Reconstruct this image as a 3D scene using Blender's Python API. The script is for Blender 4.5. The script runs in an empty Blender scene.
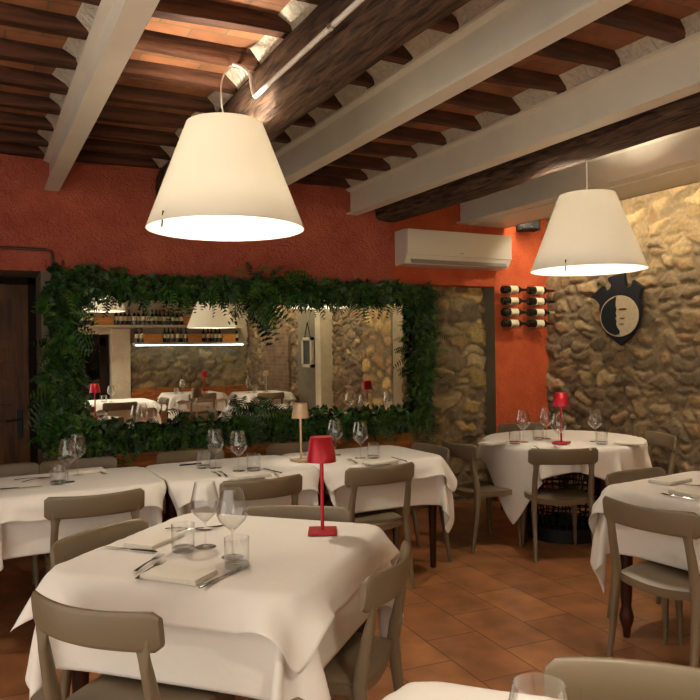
import bpy, bmesh, math, random
import numpy as np
from mathutils import Vector, Matrix
random.seed(7)
PI = math.pi
scn = bpy.context.scene
C = bpy.data.collections.new('restaurant'); scn.collection.children.link(C)

# ------------------------------------------------------------------ materials
def s2l(c):
    return tuple(((x/255)/12.92 if x/255 <= .04045 else ((x/255+.055)/1.055)**2.4) for x in c)
def new_mat(name):
    m = bpy.data.materials.new(name); m.use_nodes = True
    nt = m.node_tree; b = nt.nodes['Principled BSDF']
    return m, nt, b
def N(nt, t, **kw):
    n = nt.nodes.new(t)
    for k, v in kw.items(): setattr(n, k, v)
    return n
def mat(name, c, rough=.5, metal=0, var=.0, vscale=8, bump=0, bscale=60, coat=0, spec=.5, detail=4, trans=0, stretch=None):
    m, nt, b = new_mat(name)
    L = nt.links
    c = s2l(c)
    b.inputs['Base Color'].default_value = (*c, 1)
    b.inputs['Roughness'].default_value = rough; b.inputs['Metallic'].default_value = metal
    b.inputs['Coat Weight'].default_value = coat
    b.inputs['Specular IOR Level'].default_value = spec
    tc = N(nt, 'ShaderNodeTexCoord'); src = tc.outputs['Object']
    if stretch:
        mp = N(nt, 'ShaderNodeMapping'); mp.inputs['Scale'].default_value = stretch
        L.new(src, mp.inputs[0]); src = mp.outputs[0]
    if var:
        n = N(nt, 'ShaderNodeTexNoise'); n.inputs['Scale'].default_value = vscale; n.inputs['Detail'].default_value = detail
        L.new(src, n.inputs['Vector'])
        r = N(nt, 'ShaderNodeValToRGB')
        r.color_ramp.elements[0].position = .3; r.color_ramp.elements[1].position = .7
        r.color_ramp.elements[0].color = (*[x*(1-var) for x in c], 1)
        r.color_ramp.elements[1].color = (*[min(1, x*(1+var)) for x in c], 1)
        L.new(n.outputs[0], r.inputs[0]); L.new(r.outputs[0], b.inputs['Base Color'])
    if bump:
        n = N(nt, 'ShaderNodeTexNoise'); n.inputs['Scale'].default_value = bscale; n.inputs['Detail'].default_value = 3
        L.new(src, n.inputs['Vector'])
        bp = N(nt, 'ShaderNodeBump'); bp.inputs['Strength'].default_value = bump; bp.inputs['Distance'].default_value = .02
        L.new(n.outputs[0], bp.inputs['Height']); L.new(bp.outputs[0], b.inputs['Normal'])
    return m
def attr_mat(name, rough=.8, bump=.3, bscale=40, tr=0, spec=.3, var=.25):
    """base colour from the mesh's own colour attribute 'tint' (per stone, leaf)"""
    m, nt, b = new_mat(name); L = nt.links
    a = N(nt, 'ShaderNodeAttribute'); a.attribute_name = 'tint'
    tc = N(nt, 'ShaderNodeTexCoord')
    n = N(nt, 'ShaderNodeTexNoise'); n.inputs['Scale'].default_value = bscale; n.inputs['Detail'].default_value = 5
    L.new(tc.outputs['Object'], n.inputs['Vector'])
    mr = N(nt, 'ShaderNodeMapRange'); mr.inputs[1].default_value = .25; mr.inputs[2].default_value = .75
    mr.inputs[3].default_value = 1-var; mr.inputs[4].default_value = 1+var
    L.new(n.outputs[0], mr.inputs[0])
    mx = N(nt, 'ShaderNodeVectorMath', operation='SCALE')
    L.new(a.outputs['Color'], mx.inputs[0]); L.new(mr.outputs[0], mx.inputs['Scale'])
    L.new(mx.outputs[0], b.inputs['Base Color'])
    b.inputs['Roughness'].default_value = rough; b.inputs['Specular IOR Level'].default_value = spec
    if bump:
        bp = N(nt, 'ShaderNodeBump'); bp.inputs['Strength'].default_value = bump; bp.inputs['Distance'].default_value = .02
        L.new(n.outputs[0], bp.inputs['Height']); L.new(bp.outputs[0], b.inputs['Normal'])
    return m
def wood_mat(name, dark, light, scale=(1, 12, 12), rough=.6, bump=.4, coat=0):
    m, nt, b = new_mat(name); L = nt.links
    tc = N(nt, 'ShaderNodeTexCoord'); mp = N(nt, 'ShaderNodeMapping'); mp.inputs['Scale'].default_value = scale
    L.new(tc.outputs['Object'], mp.inputs[0])
    n = N(nt, 'ShaderNodeTexNoise'); n.inputs['Scale'].default_value = 3; n.inputs['Detail'].default_value = 8; n.inputs['Distortion'].default_value = .8
    L.new(mp.outputs[0], n.inputs['Vector'])
    r = N(nt, 'ShaderNodeValToRGB'); r.color_ramp.elements[0].position = .35; r.color_ramp.elements[1].position = .68
    r.color_ramp.elements[0].color = (*s2l(dark), 1); r.color_ramp.elements[1].color = (*s2l(light), 1)
    L.new(n.outputs[0], r.inputs[0]); L.new(r.outputs[0], b.inputs['Base Color'])
    b.inputs['Roughness'].default_value = rough; b.inputs['Coat Weight'].default_value = coat; b.inputs['Specular IOR Level'].default_value = .25
    bp = N(nt, 'ShaderNodeBump'); bp.inputs['Strength'].default_value = bump; bp.inputs['Distance'].default_value = .01
    L.new(n.outputs[0], bp.inputs['Height']); L.new(bp.outputs[0], b.inputs['Normal'])
    return m
def brick_mat(name, c1, c2, mortar, bw, rh, ms, rot=0, rough=.5, var=.3, bump=.5, swap=None, off=(0, 0, 0)):
    m, nt, b = new_mat(name); L = nt.links
    tc = N(nt, 'ShaderNodeTexCoord'); mp = N(nt, 'ShaderNodeMapping')
    mp.inputs['Rotation'].default_value = rot if isinstance(rot, tuple) else (0, 0, rot)
    mp.inputs['Location'].default_value = off
    L.new(tc.outputs['Object'], mp.inputs[0])
    k = N(nt, 'ShaderNodeTexBrick'); k.inputs['Scale'].default_value = 1
    k.inputs['Color1'].default_value = (*s2l(c1), 1); k.inputs['Color2'].default_value = (*s2l(c2), 1); k.inputs['Mortar'].default_value = (*s2l(mortar), 1)
    k.inputs['Brick Width'].default_value = bw; k.inputs['Row Height'].default_value = rh
    k.inputs['Mortar Size'].default_value = ms; k.inputs['Mortar Smooth'].default_value = .3
    L.new(mp.outputs[0], k.inputs['Vector'])
    n = N(nt, 'ShaderNodeTexNoise'); n.inputs['Scale'].default_value = 5; n.inputs['Detail'].default_value = 6
    L.new(tc.outputs['Object'], n.inputs['Vector'])
    mr = N(nt, 'ShaderNodeMapRange'); mr.inputs[1].default_value = .3; mr.inputs[2].default_value = .7; mr.inputs[3].default_value = 1-var; mr.inputs[4].default_value = 1+var
    L.new(n.outputs[0], mr.inputs[0])
    mx = N(nt, 'ShaderNodeVectorMath', operation='SCALE'); L.new(k.outputs['Color'], mx.inputs[0]); L.new(mr.outputs[0], mx.inputs['Scale'])
    L.new(mx.outputs[0], b.inputs['Base Color']); b.inputs['Roughness'].default_value = rough
    mr2 = N(nt, 'ShaderNodeMath', operation='MULTIPLY_ADD'); mr2.inputs[1].default_value = -1.0
    L.new(k.outputs['Fac'], mr2.inputs[0]); L.new(n.outputs[0], mr2.inputs[2])
    bp = N(nt, 'ShaderNodeBump'); bp.inputs['Strength'].default_value = bump; bp.inputs['Distance'].default_value = .006
    L.new(mr2.outputs[0], bp.inputs['Height']); L.new(bp.outputs[0], b.inputs['Normal'])
    return m
def plaster_mat(name, c, c2, bscale=26, bump=.8):
    m, nt, b = new_mat(name); L = nt.links
    tc = N(nt, 'ShaderNodeTexCoord')
    n = N(nt, 'ShaderNodeTexNoise'); n.inputs['Scale'].default_value = 3.5; n.inputs['Detail'].default_value = 9; n.inputs['Roughness'].default_value = .65
    L.new(tc.outputs['Object'], n.inputs['Vector'])
    r = N(nt, 'ShaderNodeValToRGB'); r.color_ramp.elements[0].position = .35; r.color_ramp.elements[1].position = .65
    r.color_ramp.elements[0].color = (*s2l(c), 1); r.color_ramp.elements[1].color = (*s2l(c2), 1)
    L.new(n.outputs[0], r.inputs[0]); L.new(r.outputs[0], b.inputs['Base Color'])
    n2 = N(nt, 'ShaderNodeTexNoise'); n2.inputs['Scale'].default_value = bscale; n2.inputs['Detail'].default_value = 6; n2.inputs['Distortion'].default_value = 1.2
    L.new(tc.outputs['Object'], n2.inputs['Vector'])
    bp = N(nt, 'ShaderNodeBump'); bp.inputs['Strength'].default_value = bump; bp.inputs['Distance'].default_value = .05
    L.new(n2.outputs[0], bp.inputs['Height']); L.new(bp.outputs[0], b.inputs['Normal'])
    b.inputs['Roughness'].default_value = .75; b.inputs['Specular IOR Level'].default_value = .25
    return m
def thin_glass(name, tint=(1, 1, 1), ior=1.5, gain=1.0):
    m = bpy.data.materials.new(name); m.use_nodes = True; nt = m.node_tree; nt.nodes.clear(); L = nt.links
    o = N(nt, 'ShaderNodeOutputMaterial'); t = N(nt, 'ShaderNodeBsdfTransparent'); g = N(nt, 'ShaderNodeBsdfGlossy')
    t.inputs[0].default_value = (*tint, 1); g.inputs['Roughness'].default_value = .02
    f0 = ((ior-1)/(ior+1))**2
    lw = N(nt, 'ShaderNodeLayerWeight'); lw.inputs['Blend'].default_value = .5
    pw = N(nt, 'ShaderNodeMath', operation='POWER'); pw.inputs[1].default_value = 3; L.new(lw.outputs['Facing'], pw.inputs[0])
    f = N(nt, 'ShaderNodeMath', operation='MULTIPLY_ADD'); f.inputs[1].default_value = (1-f0)*.6; f.inputs[2].default_value = f0; L.new(pw.outputs[0], f.inputs[0])
    mu = N(nt, 'ShaderNodeMath', operation='MULTIPLY'); mu.inputs[1].default_value = gain; mu.use_clamp = True
    L.new(f.outputs[0], mu.inputs[0])
    mx = N(nt, 'ShaderNodeMixShader'); L.new(mu.outputs[0], mx.inputs[0]); L.new(t.outputs[0], mx.inputs[1]); L.new(g.outputs[0], mx.inputs[2])
    L.new(mx.outputs[0], o.inputs[0]); return m
def emit_mat(name, c, s):
    m, nt, b = new_mat(name); b.inputs['Base Color'].default_value = (*c, 1)
    b.inputs['Emission Color'].default_value = (*c, 1); b.inputs['Emission Strength'].default_value = s; return m
def shade_mat(name, c, trl=.5):
    m, nt, b = new_mat(name); L = nt.links
    b.inputs['Base Color'].default_value = (*s2l(c), 1); b.inputs['Roughness'].default_value = .25
    t = N(nt, 'ShaderNodeBsdfTranslucent'); t.inputs[0].default_value = (*s2l(c), 1)
    mx = N(nt, 'ShaderNodeMixShader'); mx.inputs[0].default_value = trl
    o = [n for n in nt.nodes if n.type == 'OUTPUT_MATERIAL'][0]
    L.new(b.outputs[0], mx.inputs[1]); L.new(t.outputs[0], mx.inputs[2]); L.new(mx.outputs[0], o.inputs[0]); return m

M = {}
M['cloth'] = mat('white_linen', (228, 223, 214), .85, var=.04, vscale=3, bump=.12, bscale=14, spec=.15)
M['napkin'] = mat('napkin_linen', (228, 222, 208), .9, bump=.1, bscale=60, spec=.15)
M['chair'] = mat('taupe_plastic', (112, 98, 76), .42, var=.05, vscale=5, spec=.45)
M['legwood'] = wood_mat('dark_table_wood', (38, 20, 14), (72, 36, 24), (8, 8, 1), .45, .1)
M['red_pl'] = plaster_mat('red_plaster', (174, 86, 66), (198, 108, 84))
M['orange_pl'] = plaster_mat('orange_plaster', (186, 82, 48), (210, 102, 60), 40, .5)
M['grey_pl'] = plaster_mat('grey_plaster', (112, 104, 86), (126, 118, 98), 8, .15)
M['cream_pl'] = plaster_mat('cream_plaster', (190, 180, 155), (208, 198, 174), 10, .3)
M['infill'] = plaster_mat('rough_infill_plaster', (188, 178, 158), (218, 209, 188), 22, .8)
M['beam_paint'] = mat('cream_beam_paint', (230, 223, 204), .45, var=.05, vscale=4, bump=.08, bscale=30)
M['old_wood'] = wood_mat('old_dark_timber', (38, 28, 22), (104, 80, 62), (14, 1.6, 14), .85, 1.0)
M['joist_wood'] = wood_mat('joist_timber', (44, 26, 17), (98, 60, 38), (1, 9, 9), .7, .6)
M['ceil'] = brick_mat('terracotta_ceiling_tiles', (158, 104, 66), (132, 84, 52), (112, 90, 66), .30, .373, .006, 0, .8, .35, .4, off=(0, .12, 0))
M['floor'] = brick_mat('terracotta_floor_tiles', (164, 112, 72), (140, 92, 58), (92, 62, 40), .50, .30, .0045, math.radians(90+4), .3, .35, .35)
M['stone'] = attr_mat('rubble_stone', .85, .5, 30)
M['leaf'] = attr_mat('leaf_green', .45, 0, 20, spec=.4, var=.15)
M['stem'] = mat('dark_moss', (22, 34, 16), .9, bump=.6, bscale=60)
M['mirror'] = mat('mirror_silver', (236, 238, 232), .0, 1)
M['black'] = mat('black_plastic', (20, 20, 21), .7, spec=.2)
M['black_metal'] = mat('black_metal', (24, 23, 24), .5, .4)
M['ac_white'] = mat('air_conditioner_white', (226, 218, 198), .22, coat=.5)
M['ac_grey'] = mat('air_conditioner_grey', (150, 146, 138), .4)
M['red_lamp'] = mat('red_lamp_paint', (168, 16, 36), .35, metal=.25, bump=.02, bscale=200)
M['tan_lamp'] = mat('sand_lamp_paint', (176, 150, 118), .45, metal=.2)
M['steel'] = mat('stainless_steel', (180, 178, 172), .18, 1)
M['white_pipe'] = mat('white_conduit', (222, 216, 204), .4)
M['brown_pipe'] = mat('brown_pipe', (96, 66, 50), .4, metal=.4)
M['glass'] = thin_glass('drinking_glass', (.985, .985, .98), 1.5, 1.7)
M['tumbler_base'] = thin_glass('thick_glass', (.965, .97, .965), 1.5, 2.2)
M['pane'] = thin_glass('door_pane_glass', (.5, .5, .48), 1.5, 1.5)
M['bottle'] = mat('dark_bottle_glass', (12, 16, 12), .08, coat=.6)
M['label'] = mat('cream_paper_label', (222, 212, 180), .7, var=.08, vscale=60)
M['foil_red'] = mat('burgundy_foil', (110, 18, 24), .35, metal=.3)
M['foil_gold'] = mat('pale_foil', (196, 184, 140), .35, metal=.3)
M['foil_dark'] = mat('black_foil', (24, 20, 22), .35)
M['foil_orange'] = mat('orange_foil', (190, 70, 30), .35)
M['crate'] = wood_mat('pine_crate', (176, 116, 60), (212, 156, 90), (1, 8, 8), .7, .1)
M['door_wood'] = wood_mat('brown_door_wood', (70, 43, 20), (108, 68, 34), (6, 6, .8), .5, .2)
M['dark_frame'] = mat('dark_door_frame', (30, 20, 14), .85, spec=.2)
M['bench_wood'] = wood_mat('orange_pine_boards', (132, 74, 32), (184, 116, 58), (1.2, 8, 8), .5, .2)
M['shade'] = shade_mat('white_lampshade', (240, 236, 226), .30)
M['opal'] = emit_mat('lamp_bulb', (1, .86, .66), 25)
M['led'] = emit_mat('led_strip_glow', (1, .86, .60), 70)
M['led_cool'] = emit_mat('cool_led_glow', (.82, .95, 1), 10)
M['shield'] = mat('navy_shield', (12, 18, 30), .55, bump=.1, bscale=30)
M['shield_pale'] = mat('pale_medallion', (176, 162, 134), .6, var=.1, vscale=30)
M['shield_teal'] = mat('dark_teal_medallion', (10, 26, 32), .5)
M['clear'] = thin_glass('clear_acrylic', (.92, .92, .9), 1.5, 2)
M['brick'] = brick_mat('old_brick', (132, 104, 76), (112, 84, 62), (128, 112, 88), .24, .07, .008, (PI/2, 0, 0), .85, .3, .6)
M['paper_dark'] = mat('dark_picture', (48, 46, 42), .5, var=.4, vscale=9)

# ------------------------------------------------------------------ helpers
def obj(name, bm, m=None, parent=None, smooth=False, mats=None):
    me = bpy.data.meshes.new(name)
    if isinstance(bm, bmesh.types.BMesh):
        bmesh.ops.recalc_face_normals(bm, faces=bm.faces[:])
        bm.to_mesh(me); bm.free()
    else:
        v, f = bm; me.from_pydata([tuple(x) for x in v], [], [tuple(x) for x in f])
    o = bpy.data.objects.new(name, me); C.objects.link(o)
    for mm in (mats or [m]): me.materials.append(mm)
    if smooth:
        me.polygons.foreach_set('use_smooth', [True]*len(me.polygons))
        if smooth != 'all':
            try: me.set_sharp_from_angle(angle=math.radians(40))
            except Exception: pass
    if parent: o.parent = parent
    return o
def tag(o, label, cat, group=None, kind=None):
    if label: o['label'] = label
    if cat: o['category'] = cat
    if group: o['group'] = group
    if kind: o['kind'] = kind
    return o
def thing(name, label, cat, loc=(0, 0, 0), rz=0, group=None):
    o = bpy.data.objects.new(name, None); C.objects.link(o); o.location = loc; o.rotation_euler = (0, 0, rz)
    o.empty_display_size = .1
    return tag(o, label, cat, group)
def struct(name, bm, m, **k):
    o = obj(name, bm, m, **k); o['kind'] = 'structure'; return o
CH = {}
def kids(o): return CH.get(o.name) or [c for c in C.objects if c.parent == o]
def dup(root, loc, rz, label=None, group=None):
    r = root.copy(); C.objects.link(r); r.location = loc; r.rotation_euler = (0, 0, rz)
    if label: r['label'] = label
    if group: r['group'] = group
    ks = kids(root); CH[root.name] = ks
    for ch in ks:
        c = ch.copy(); C.objects.link(c); c.parent = r
        gs = CH.get(ch.name)
        if gs is None: gs = [g for g in C.objects if g.parent == ch]; CH[ch.name] = gs
        for g in gs:
            d = g.copy(); C.objects.link(d); d.parent = c
    return r
class Proto:
    """first use moves the prototype itself, later uses copy it"""
    def __init__(s, root): s.root = root; s.used = False
    def __call__(s, loc, rz, label, group=None):
        if not s.used:
            s.used = True; s.root.location = loc; s.root.rotation_euler = (0, 0, rz)
            s.root['label'] = label
            if group: s.root['group'] = group
            return s.root
        return dup(s.root, loc, rz, label, group)
def bx(bm, x0, x1, y0, y1, z0, z1, bev=0, M4=None):
    r = bmesh.ops.create_cube(bm, size=1)
    vs = r['verts']
    for v in vs:
        v.co = Vector(((x0+x1)/2+v.co.x*(x1-x0), (y0+y1)/2+v.co.y*(y1-y0), (z0+z1)/2+v.co.z*(z1-z0)))
    if bev:
        es = list({e for v in vs for e in v.link_edges})
        rr = bmesh.ops.bevel(bm, geom=es, offset=bev, segments=2, affect='EDGES', profile=.6)
        vs = list({v for f in rr['faces'] for v in f.verts} | {v for v in vs if v.is_valid})
    if M4 is not None:
        bmesh.ops.transform(bm, matrix=M4, verts=vs)
    return bm
def box(*a, **k): return bx(bmesh.new(), *a, **k)
def lathe(prof, n=24, caps=False):
    bm = bmesh.new(); rings = []
    for r, z in prof:
        if r < 1e-6: rings.append([bm.verts.new((0, 0, z))])
        else: rings.append([bm.verts.new((r*math.cos(2*PI*i/n), r*math.sin(2*PI*i/n), z)) for i in range(n)])
    for a, b in zip(rings, rings[1:]):
        for i in range(n):
            j = (i+1) % n
            if len(a) == 1 and len(b) == 1: continue
            if len(a) == 1: bm.faces.new((a[0], b[j], b[i]))
            elif len(b) == 1: bm.faces.new((a[i], a[j], b[0]))
            else: bm.faces.new((a[i], a[j], b[j], b[i]))
    if caps:
        for rg in (rings[0], rings[-1]):
            if len(rg) > 2: bm.faces.new(rg)
    return bm
def tube(pts, rad, n=10, sx=1, ref=(1, 0, 0), bm=None, e=1.0):
    """sweep; rad scalar / list of r or (rx, ry); rx lies along ref"""
    bm = bm or bmesh.new(); pts = [Vector(p) for p in pts]; rings = []
    if not isinstance(rad, (list, tuple)): rad = [rad]*len(pts)
    prev = None
    for i, p in enumerate(pts):
        t = (pts[min(i+1, len(pts)-1)]-pts[max(i-1, 0)]).normalized()
        x = Vector(ref) if prev is None else prev
        x = (x - t*x.dot(t))
        if x.length < 1e-4: x = t.orthogonal()
        x.normalize(); prev = x if prev is not None or ref is None else None
        y = t.cross(x); r = rad[i]; rx, ry = r if isinstance(r, (tuple, list)) else (r, r)
        ring = []
        for k in range(n):
            a = 2*PI*k/n; ca, sa = math.cos(a), math.sin(a)
            ca = math.copysign(abs(ca)**e, ca); sa = math.copysign(abs(sa)**e, sa)
            ring.append(bm.verts.new(p+x*rx*ca+y*ry*sa))
        rings.append(ring)
    for a, b in zip(rings, rings[1:]):
        for k in range(n): bm.faces.new((a[k], a[(k+1) % n], b[(k+1) % n], b[k]))
    bm.faces.new(rings[0][::-1]); bm.faces.new(rings[-1])
    return bm
def prism(pts, y0, y1):
    """outline in x,z extruded along y"""
    bm = bmesh.new()
    a = [bm.verts.new((x, y0, z)) for x, z in pts]; b = [bm.verts.new((x, y1, z)) for x, z in pts]
    bm.faces.new(a); bm.faces.new(b[::-1])
    for i in range(len(a)):
        j = (i+1) % len(a); bm.faces.new((a[i], b[i], b[j], a[j]))
    return bm
def smoothpath(pts, k=6):
    """Catmull-Rom"""
    P = [Vector(p) for p in pts]; P = [P[0]*2-P[1]]+P+[P[-1]*2-P[-2]]; out = []
    for i in range(1, len(P)-2):
        for j in range(k):
            t = j/k; a, b, c, d = P[i-1:i+3]
            out.append(.5*((2*b)+(c-a)*t+(2*a-5*b+4*c-d)*t*t+(3*b-a-3*c+d)*t**3))
    out.append(P[-2]); return out
def set_tint(me, cols):
    at = me.color_attributes.new('tint', 'FLOAT_COLOR', 'POINT')
    a = np.ones((len(me.vertices), 4), dtype=np.float32); a[:, :3] = cols
    at.data.foreach_set('color', a.ravel())

# ------------------------------------------------------------------ setting
YB = 5.6; XR = 5.13; YF = -3.45; XL = -1.6; ZC = 2.938; ZL = 2.07
struct('floor', box(XL-.2, XR+.3, YF-.8, YB+.8, -.1, 0), M['floor'])
struct('ceiling', box(XL-.2, XR+.3, YF-.2, YB+.7, ZC, ZC+.1), M['ceil'])

def stone_wall(name, w, h, res, seed, to_world, sc=.2, depth=.045, holes=None, base=((118, 100, 76), (140, 118, 86), (106, 92, 72), (160, 138, 102), (132, 106, 76), (124, 106, 82))):
    """rubble wall: real relief from irregular cells, each stone its own tint"""
    rng = np.random.RandomState(seed)
    nu, nv = int(w/res)+1, int(h/res)+1
    u, v = np.meshgrid(np.linspace(0, w, nu), np.linspace(0, h, nv), indexing='ij')
    def vnoise(x, y, f, sd):
        r = np.random.RandomState(sd); g = r.rand(256, 256)
        xx, yy = x*f, y*f; xi, yi = np.floor(xx).astype(int), np.floor(yy).astype(int); fx, fy = xx-xi, yy-yi
        fx, fy = fx*fx*(3-2*fx), fy*fy*(3-2*fy); G = lambda a, b: g[a % 256, b % 256]
        return (G(xi, yi)*(1-fx)+G(xi+1, yi)*fx)*(1-fy)+(G(xi, yi+1)*(1-fx)+G(xi+1, yi+1)*fx)*fy
    uw = u+.10*(vnoise(u, v, 5, seed+1)-.5)+.05*(vnoise(u, v, 17, seed+2)-.5)
    vw = v+.09*(vnoise(u, v, 5, seed+3)-.5)+.05*(vnoise(u, v, 17, seed+4)-.5)
    sx, sy = sc, sc*.52
    gu, gv = uw/sx, vw/sy; iu, iv = np.floor(gu).astype(int), np.floor(gv).astype(int)
    d1 = np.full(u.shape, 9.); d2 = np.full(u.shape, 9.); cid = np.zeros(u.shape, int)
    JR = rng.rand(128, 128, 3)
    for di in (-1, 0, 1, 2, -2):
        for dj in (-1, 0, 1, 2, -2):
            a, b = (iu+di), (iv+dj); jr = JR[a % 128, b % 128]
            px = a+.5*(b % 2)+.12+.76*jr[..., 0]; py = b+.1+.8*jr[..., 1]
            wgt = .6+1.0*jr[..., 2]**2
            d = (np.abs(gu-px)**2.3+np.abs(gv-py)**2.3)**(1/2.3)/wgt
            nid = (a % 128)*128+(b % 128)
            m = d < d1
            d2 = np.where(m, d1, np.minimum(d2, d)); cid = np.where(m, nid, cid); d1 = np.where(m, d, d1)
    edge = d2-d1
    inside = np.clip((edge-.05-.22*vnoise(u, v, 4, seed+8)**1.5)/.2, 0, 1); prof = inside*inside*(3-2*inside)
    rnd = np.random.RandomState(seed+5).rand(128*128, 4)
    hs = rnd[cid]
    hgt = prof*(.35+.65*hs[..., 0])+.12*vnoise(u, v, 28, seed+6)*prof+.16*vnoise(u, v, 32, seed+7)+.25*vnoise(u, v, 11, seed+13)
    # faces of stones tilt a little
    hgt += prof*((hs[..., 1]-.5)*np.sin(u/sx*2.1+hs[..., 2]*6)*.35)
    hgt += .35*(vnoise(u, v, 1.7, seed+9)-.5)
    tint = np.array([s2l(c) for c in base])
    col = tint[(hs[..., 3]*len(base)).astype(int) % len(base)]*(.75+.5*hs[..., 1:2])
    mort = np.array(s2l((128, 110, 84)))*(.7+.6*vnoise(u, v, 7, seed+10))[..., None]
    col = mort*(1-prof[..., None])+col*prof[..., None]
    W = to_world(u, v, hgt*depth)
    verts = np.stack(W, -1).reshape(-1, 3)
    idx = np.arange(nu*nv).reshape(nu, nv)
    f = np.stack([idx[:-1, :-1], idx[1:, :-1], idx[1:, 1:], idx[:-1, 1:]], -1).reshape(-1, 4)
    me = bpy.data.meshes.new(name)
    me.vertices.add(len(verts)); me.vertices.foreach_set('co', verts.astype(np.float32).ravel())
    me.loops.add(f.size); me.loops.foreach_set('vertex_index', f.ravel().astype(np.int32))
    me.polygons.add(len(f)); me.polygons.foreach_set('loop_start', np.arange(0, f.size, 4, dtype=np.int32))
    me.update(calc_edges=True); me.validate()
    me.polygons.foreach_set('use_smooth', [True]*len(me.polygons))
    set_tint(me, col.reshape(-1, 3)); me.materials.append(M['stone'])
    o = bpy.data.objects.new(name, me); C.objects.link(o); o['kind'] = 'structure'
    return o
# right wall: stones project into the room (towards -X)
stone_wall('wall_right', YB-YF+.02, ZC, .015, 11, lambda u, v, h: (XR+.02-h, YB+.01-u, v), sc=.21, depth=.034)
struct('trim_1', box(XR+.05, XR+.3, YF-.2, YB+.7, -.05, ZC+.05), M['grey_pl'])        # masonry behind the stone facing
# back wall pieces
def wall_box(name, x0, x1, y0, y1, z0, z1, front, other):
    bm = box(x0, x1, y0, y1, z0, z1)
    for f in bm.faces: f.material_index = 0 if f.normal.y < -.5 else 1
    o = obj(name, bm, mats=[front, other]); o['kind'] = 'structure'; return o
DX0, DX1 = -.62, .437; NX0, NX1 = 3.55, 4.47
wall_box('wall_back', XL-.2, 3.35, YB, YB+.6, ZL, ZC, M['red_pl'], M['grey_pl'])
wall_box('wall_back_right', 3.35, XR+.06, YB, YB+.6, ZL, ZC, M['orange_pl'], M['orange_pl'])
wall_box('wall_back_left', XL-.2, DX0, YB, YB+.6, 0, ZL, M['red_pl'], M['grey_pl'])
wall_box('wall_back_middle', DX1, NX0, YB, YB+.6, 0, ZL, M['grey_pl'], M['grey_pl'])
wall_box('wall_back_column', NX1, XR+.06, YB, YB+.6, 0, ZL, M['orange_pl'], M['grey_pl'])
stone_wall('wall_back_stone', NX1-NX0, ZL, .014, 23, lambda u, v, h: (NX0+u, YB+.19-h, v), sc=.24, depth=.04, base=((134, 118, 84), (156, 138, 96), (120, 104, 76), (168, 142, 88)))
struct('wall_back_core', box(NX0, NX1, YB+.2, YB+.6, 0, ZL), M['grey_pl'])
struct('wall_back_end', box(DX0-.1, DX1+.1, YB+.601, YB+.65, -.05, ZL+.1), M['grey_pl'])
struct('dark_backing_panel', box(1.6, 2.8, YF-.45, YF-.4, -.05, 2.2), M['dark_frame'])  # dark panel added behind the glazed door, its colour stands for darkness beyond
# left wall and front (opposite) wall
struct('wall_left', box(XL-.2, XL, 3.2, YB, 0, ZC), M['red_pl'])  # cut short, leaving the side open to the added world light
# opposite wall (seen in the mirror)
stone_wall('wall_front', XR-2.7, 1.62, .03, 31, lambda u, v, h: (2.7+u, YF-.03+h, v), sc=.24, depth=.04, base=((134, 118, 84), (156, 138, 96), (120, 104, 76), (150, 128, 84)))
struct('wall_front_core', box(2.7, XR+.05, YF-.2, YF-.035, 0, ZC), M['cream_pl'])
struct('wall_front_pier', box(2.36, 2.7, YF-.2, YF+.16, 0, 1.95), M['cream_pl'])
struct('wall_front_left', box(.9, 1.70, YF-.2, YF, 0, ZC), M['cream_pl'])
struct('wall_front_lintel', box(1.70, 2.7, YF-.2, YF, 1.85, ZC), M['cream_pl'])

# wooden door on the left
def door(name, x0, x1, y, z1, label, dark=False):
    d = thing(name, label, 'door', ((x0+x1)/2, y, 0)); d['kind'] = 'structure'
    if 'category' in d: del d['category']
    w = (x1-x0)/2; mt = M['dark_frame'] if dark else M['door_wood']
    bm = bmesh.new(); sg = 1
    bx(bm, -w, -w+.05, -.04, .05, 0, z1); bx(bm, w-.05, w, -.04, .05, 0, z1); bx(bm, -w, w, -.04, .05, z1-.05, z1)
    obj('door_frame', bm, M['dark_frame'], d)
    bm = bmesh.new(); a = w-.05; zt = z1-.05
    if dark:
        bx(bm, -a, a, -.005, .035, 0, .35); bx(bm, -a, -a+.12, -.005, .035, 0, zt); bx(bm, a-.12, a, -.005, .035, 0, zt); bx(bm, -a, a, -.005, .035, zt-.15, zt)
        lf = obj('door_leaf', bm, mt, d); obj('door_pane', box(-a+.12, a-.12, .01, .02, .35, zt-.15), M['pane'], lf)
    else:
        bx(bm, -a, a, .0, .03, 0, zt)
        for (pz0, pz1) in ((.08, .22), (.98, 1.1), (1.30, 1.42), (zt-.5, zt-.42), (zt-.12, zt)): bx(bm, -a, a, -.018, .01, pz0, pz1, .003)
        for px in (-a, -.06, a-.12): bx(bm, px, px+.12, -.02, .01, 0, zt, .003)
        lf = obj('door_leaf', bm, mt, d)
    bm = box(a-.09, a-.05, -.028, -.018, .84, 1.06, .003); tube([(a-.07, -.03, .99), (a-.07, -.07, .99), (a-.17, -.075, .98)], .008, 8, bm=bm)
    obj('door_handle', bm, M['black_metal'], lf)
    return d
door('door_1', -.617, .434, YB+.52, ZL-.005, None)
door('door_2', 1.74, 2.34, YF-.1, 1.84, None, True)
# wooden boards below the mirror
bm = bmesh.new()
for k in range(6): bx(bm, .47+k*.515, .47+k*.515+.505, YB-.05, YB-.005, .02, .70, .006)
bx(bm, .45, NX0-.02, YB-.06, YB-.005, .68, .74, .005)
struct('trim_2', bm, M['bench_wood'])
# small wainscot on the opposite wall
bm = bmesh.new()
for k in range(5): bx(bm, 2.72+k*.478, 2.72+k*.478+.47, YF+.02, YF+.07, .02, .78, .006)
struct('trim_3', bm, M['bench_wood'])
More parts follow.
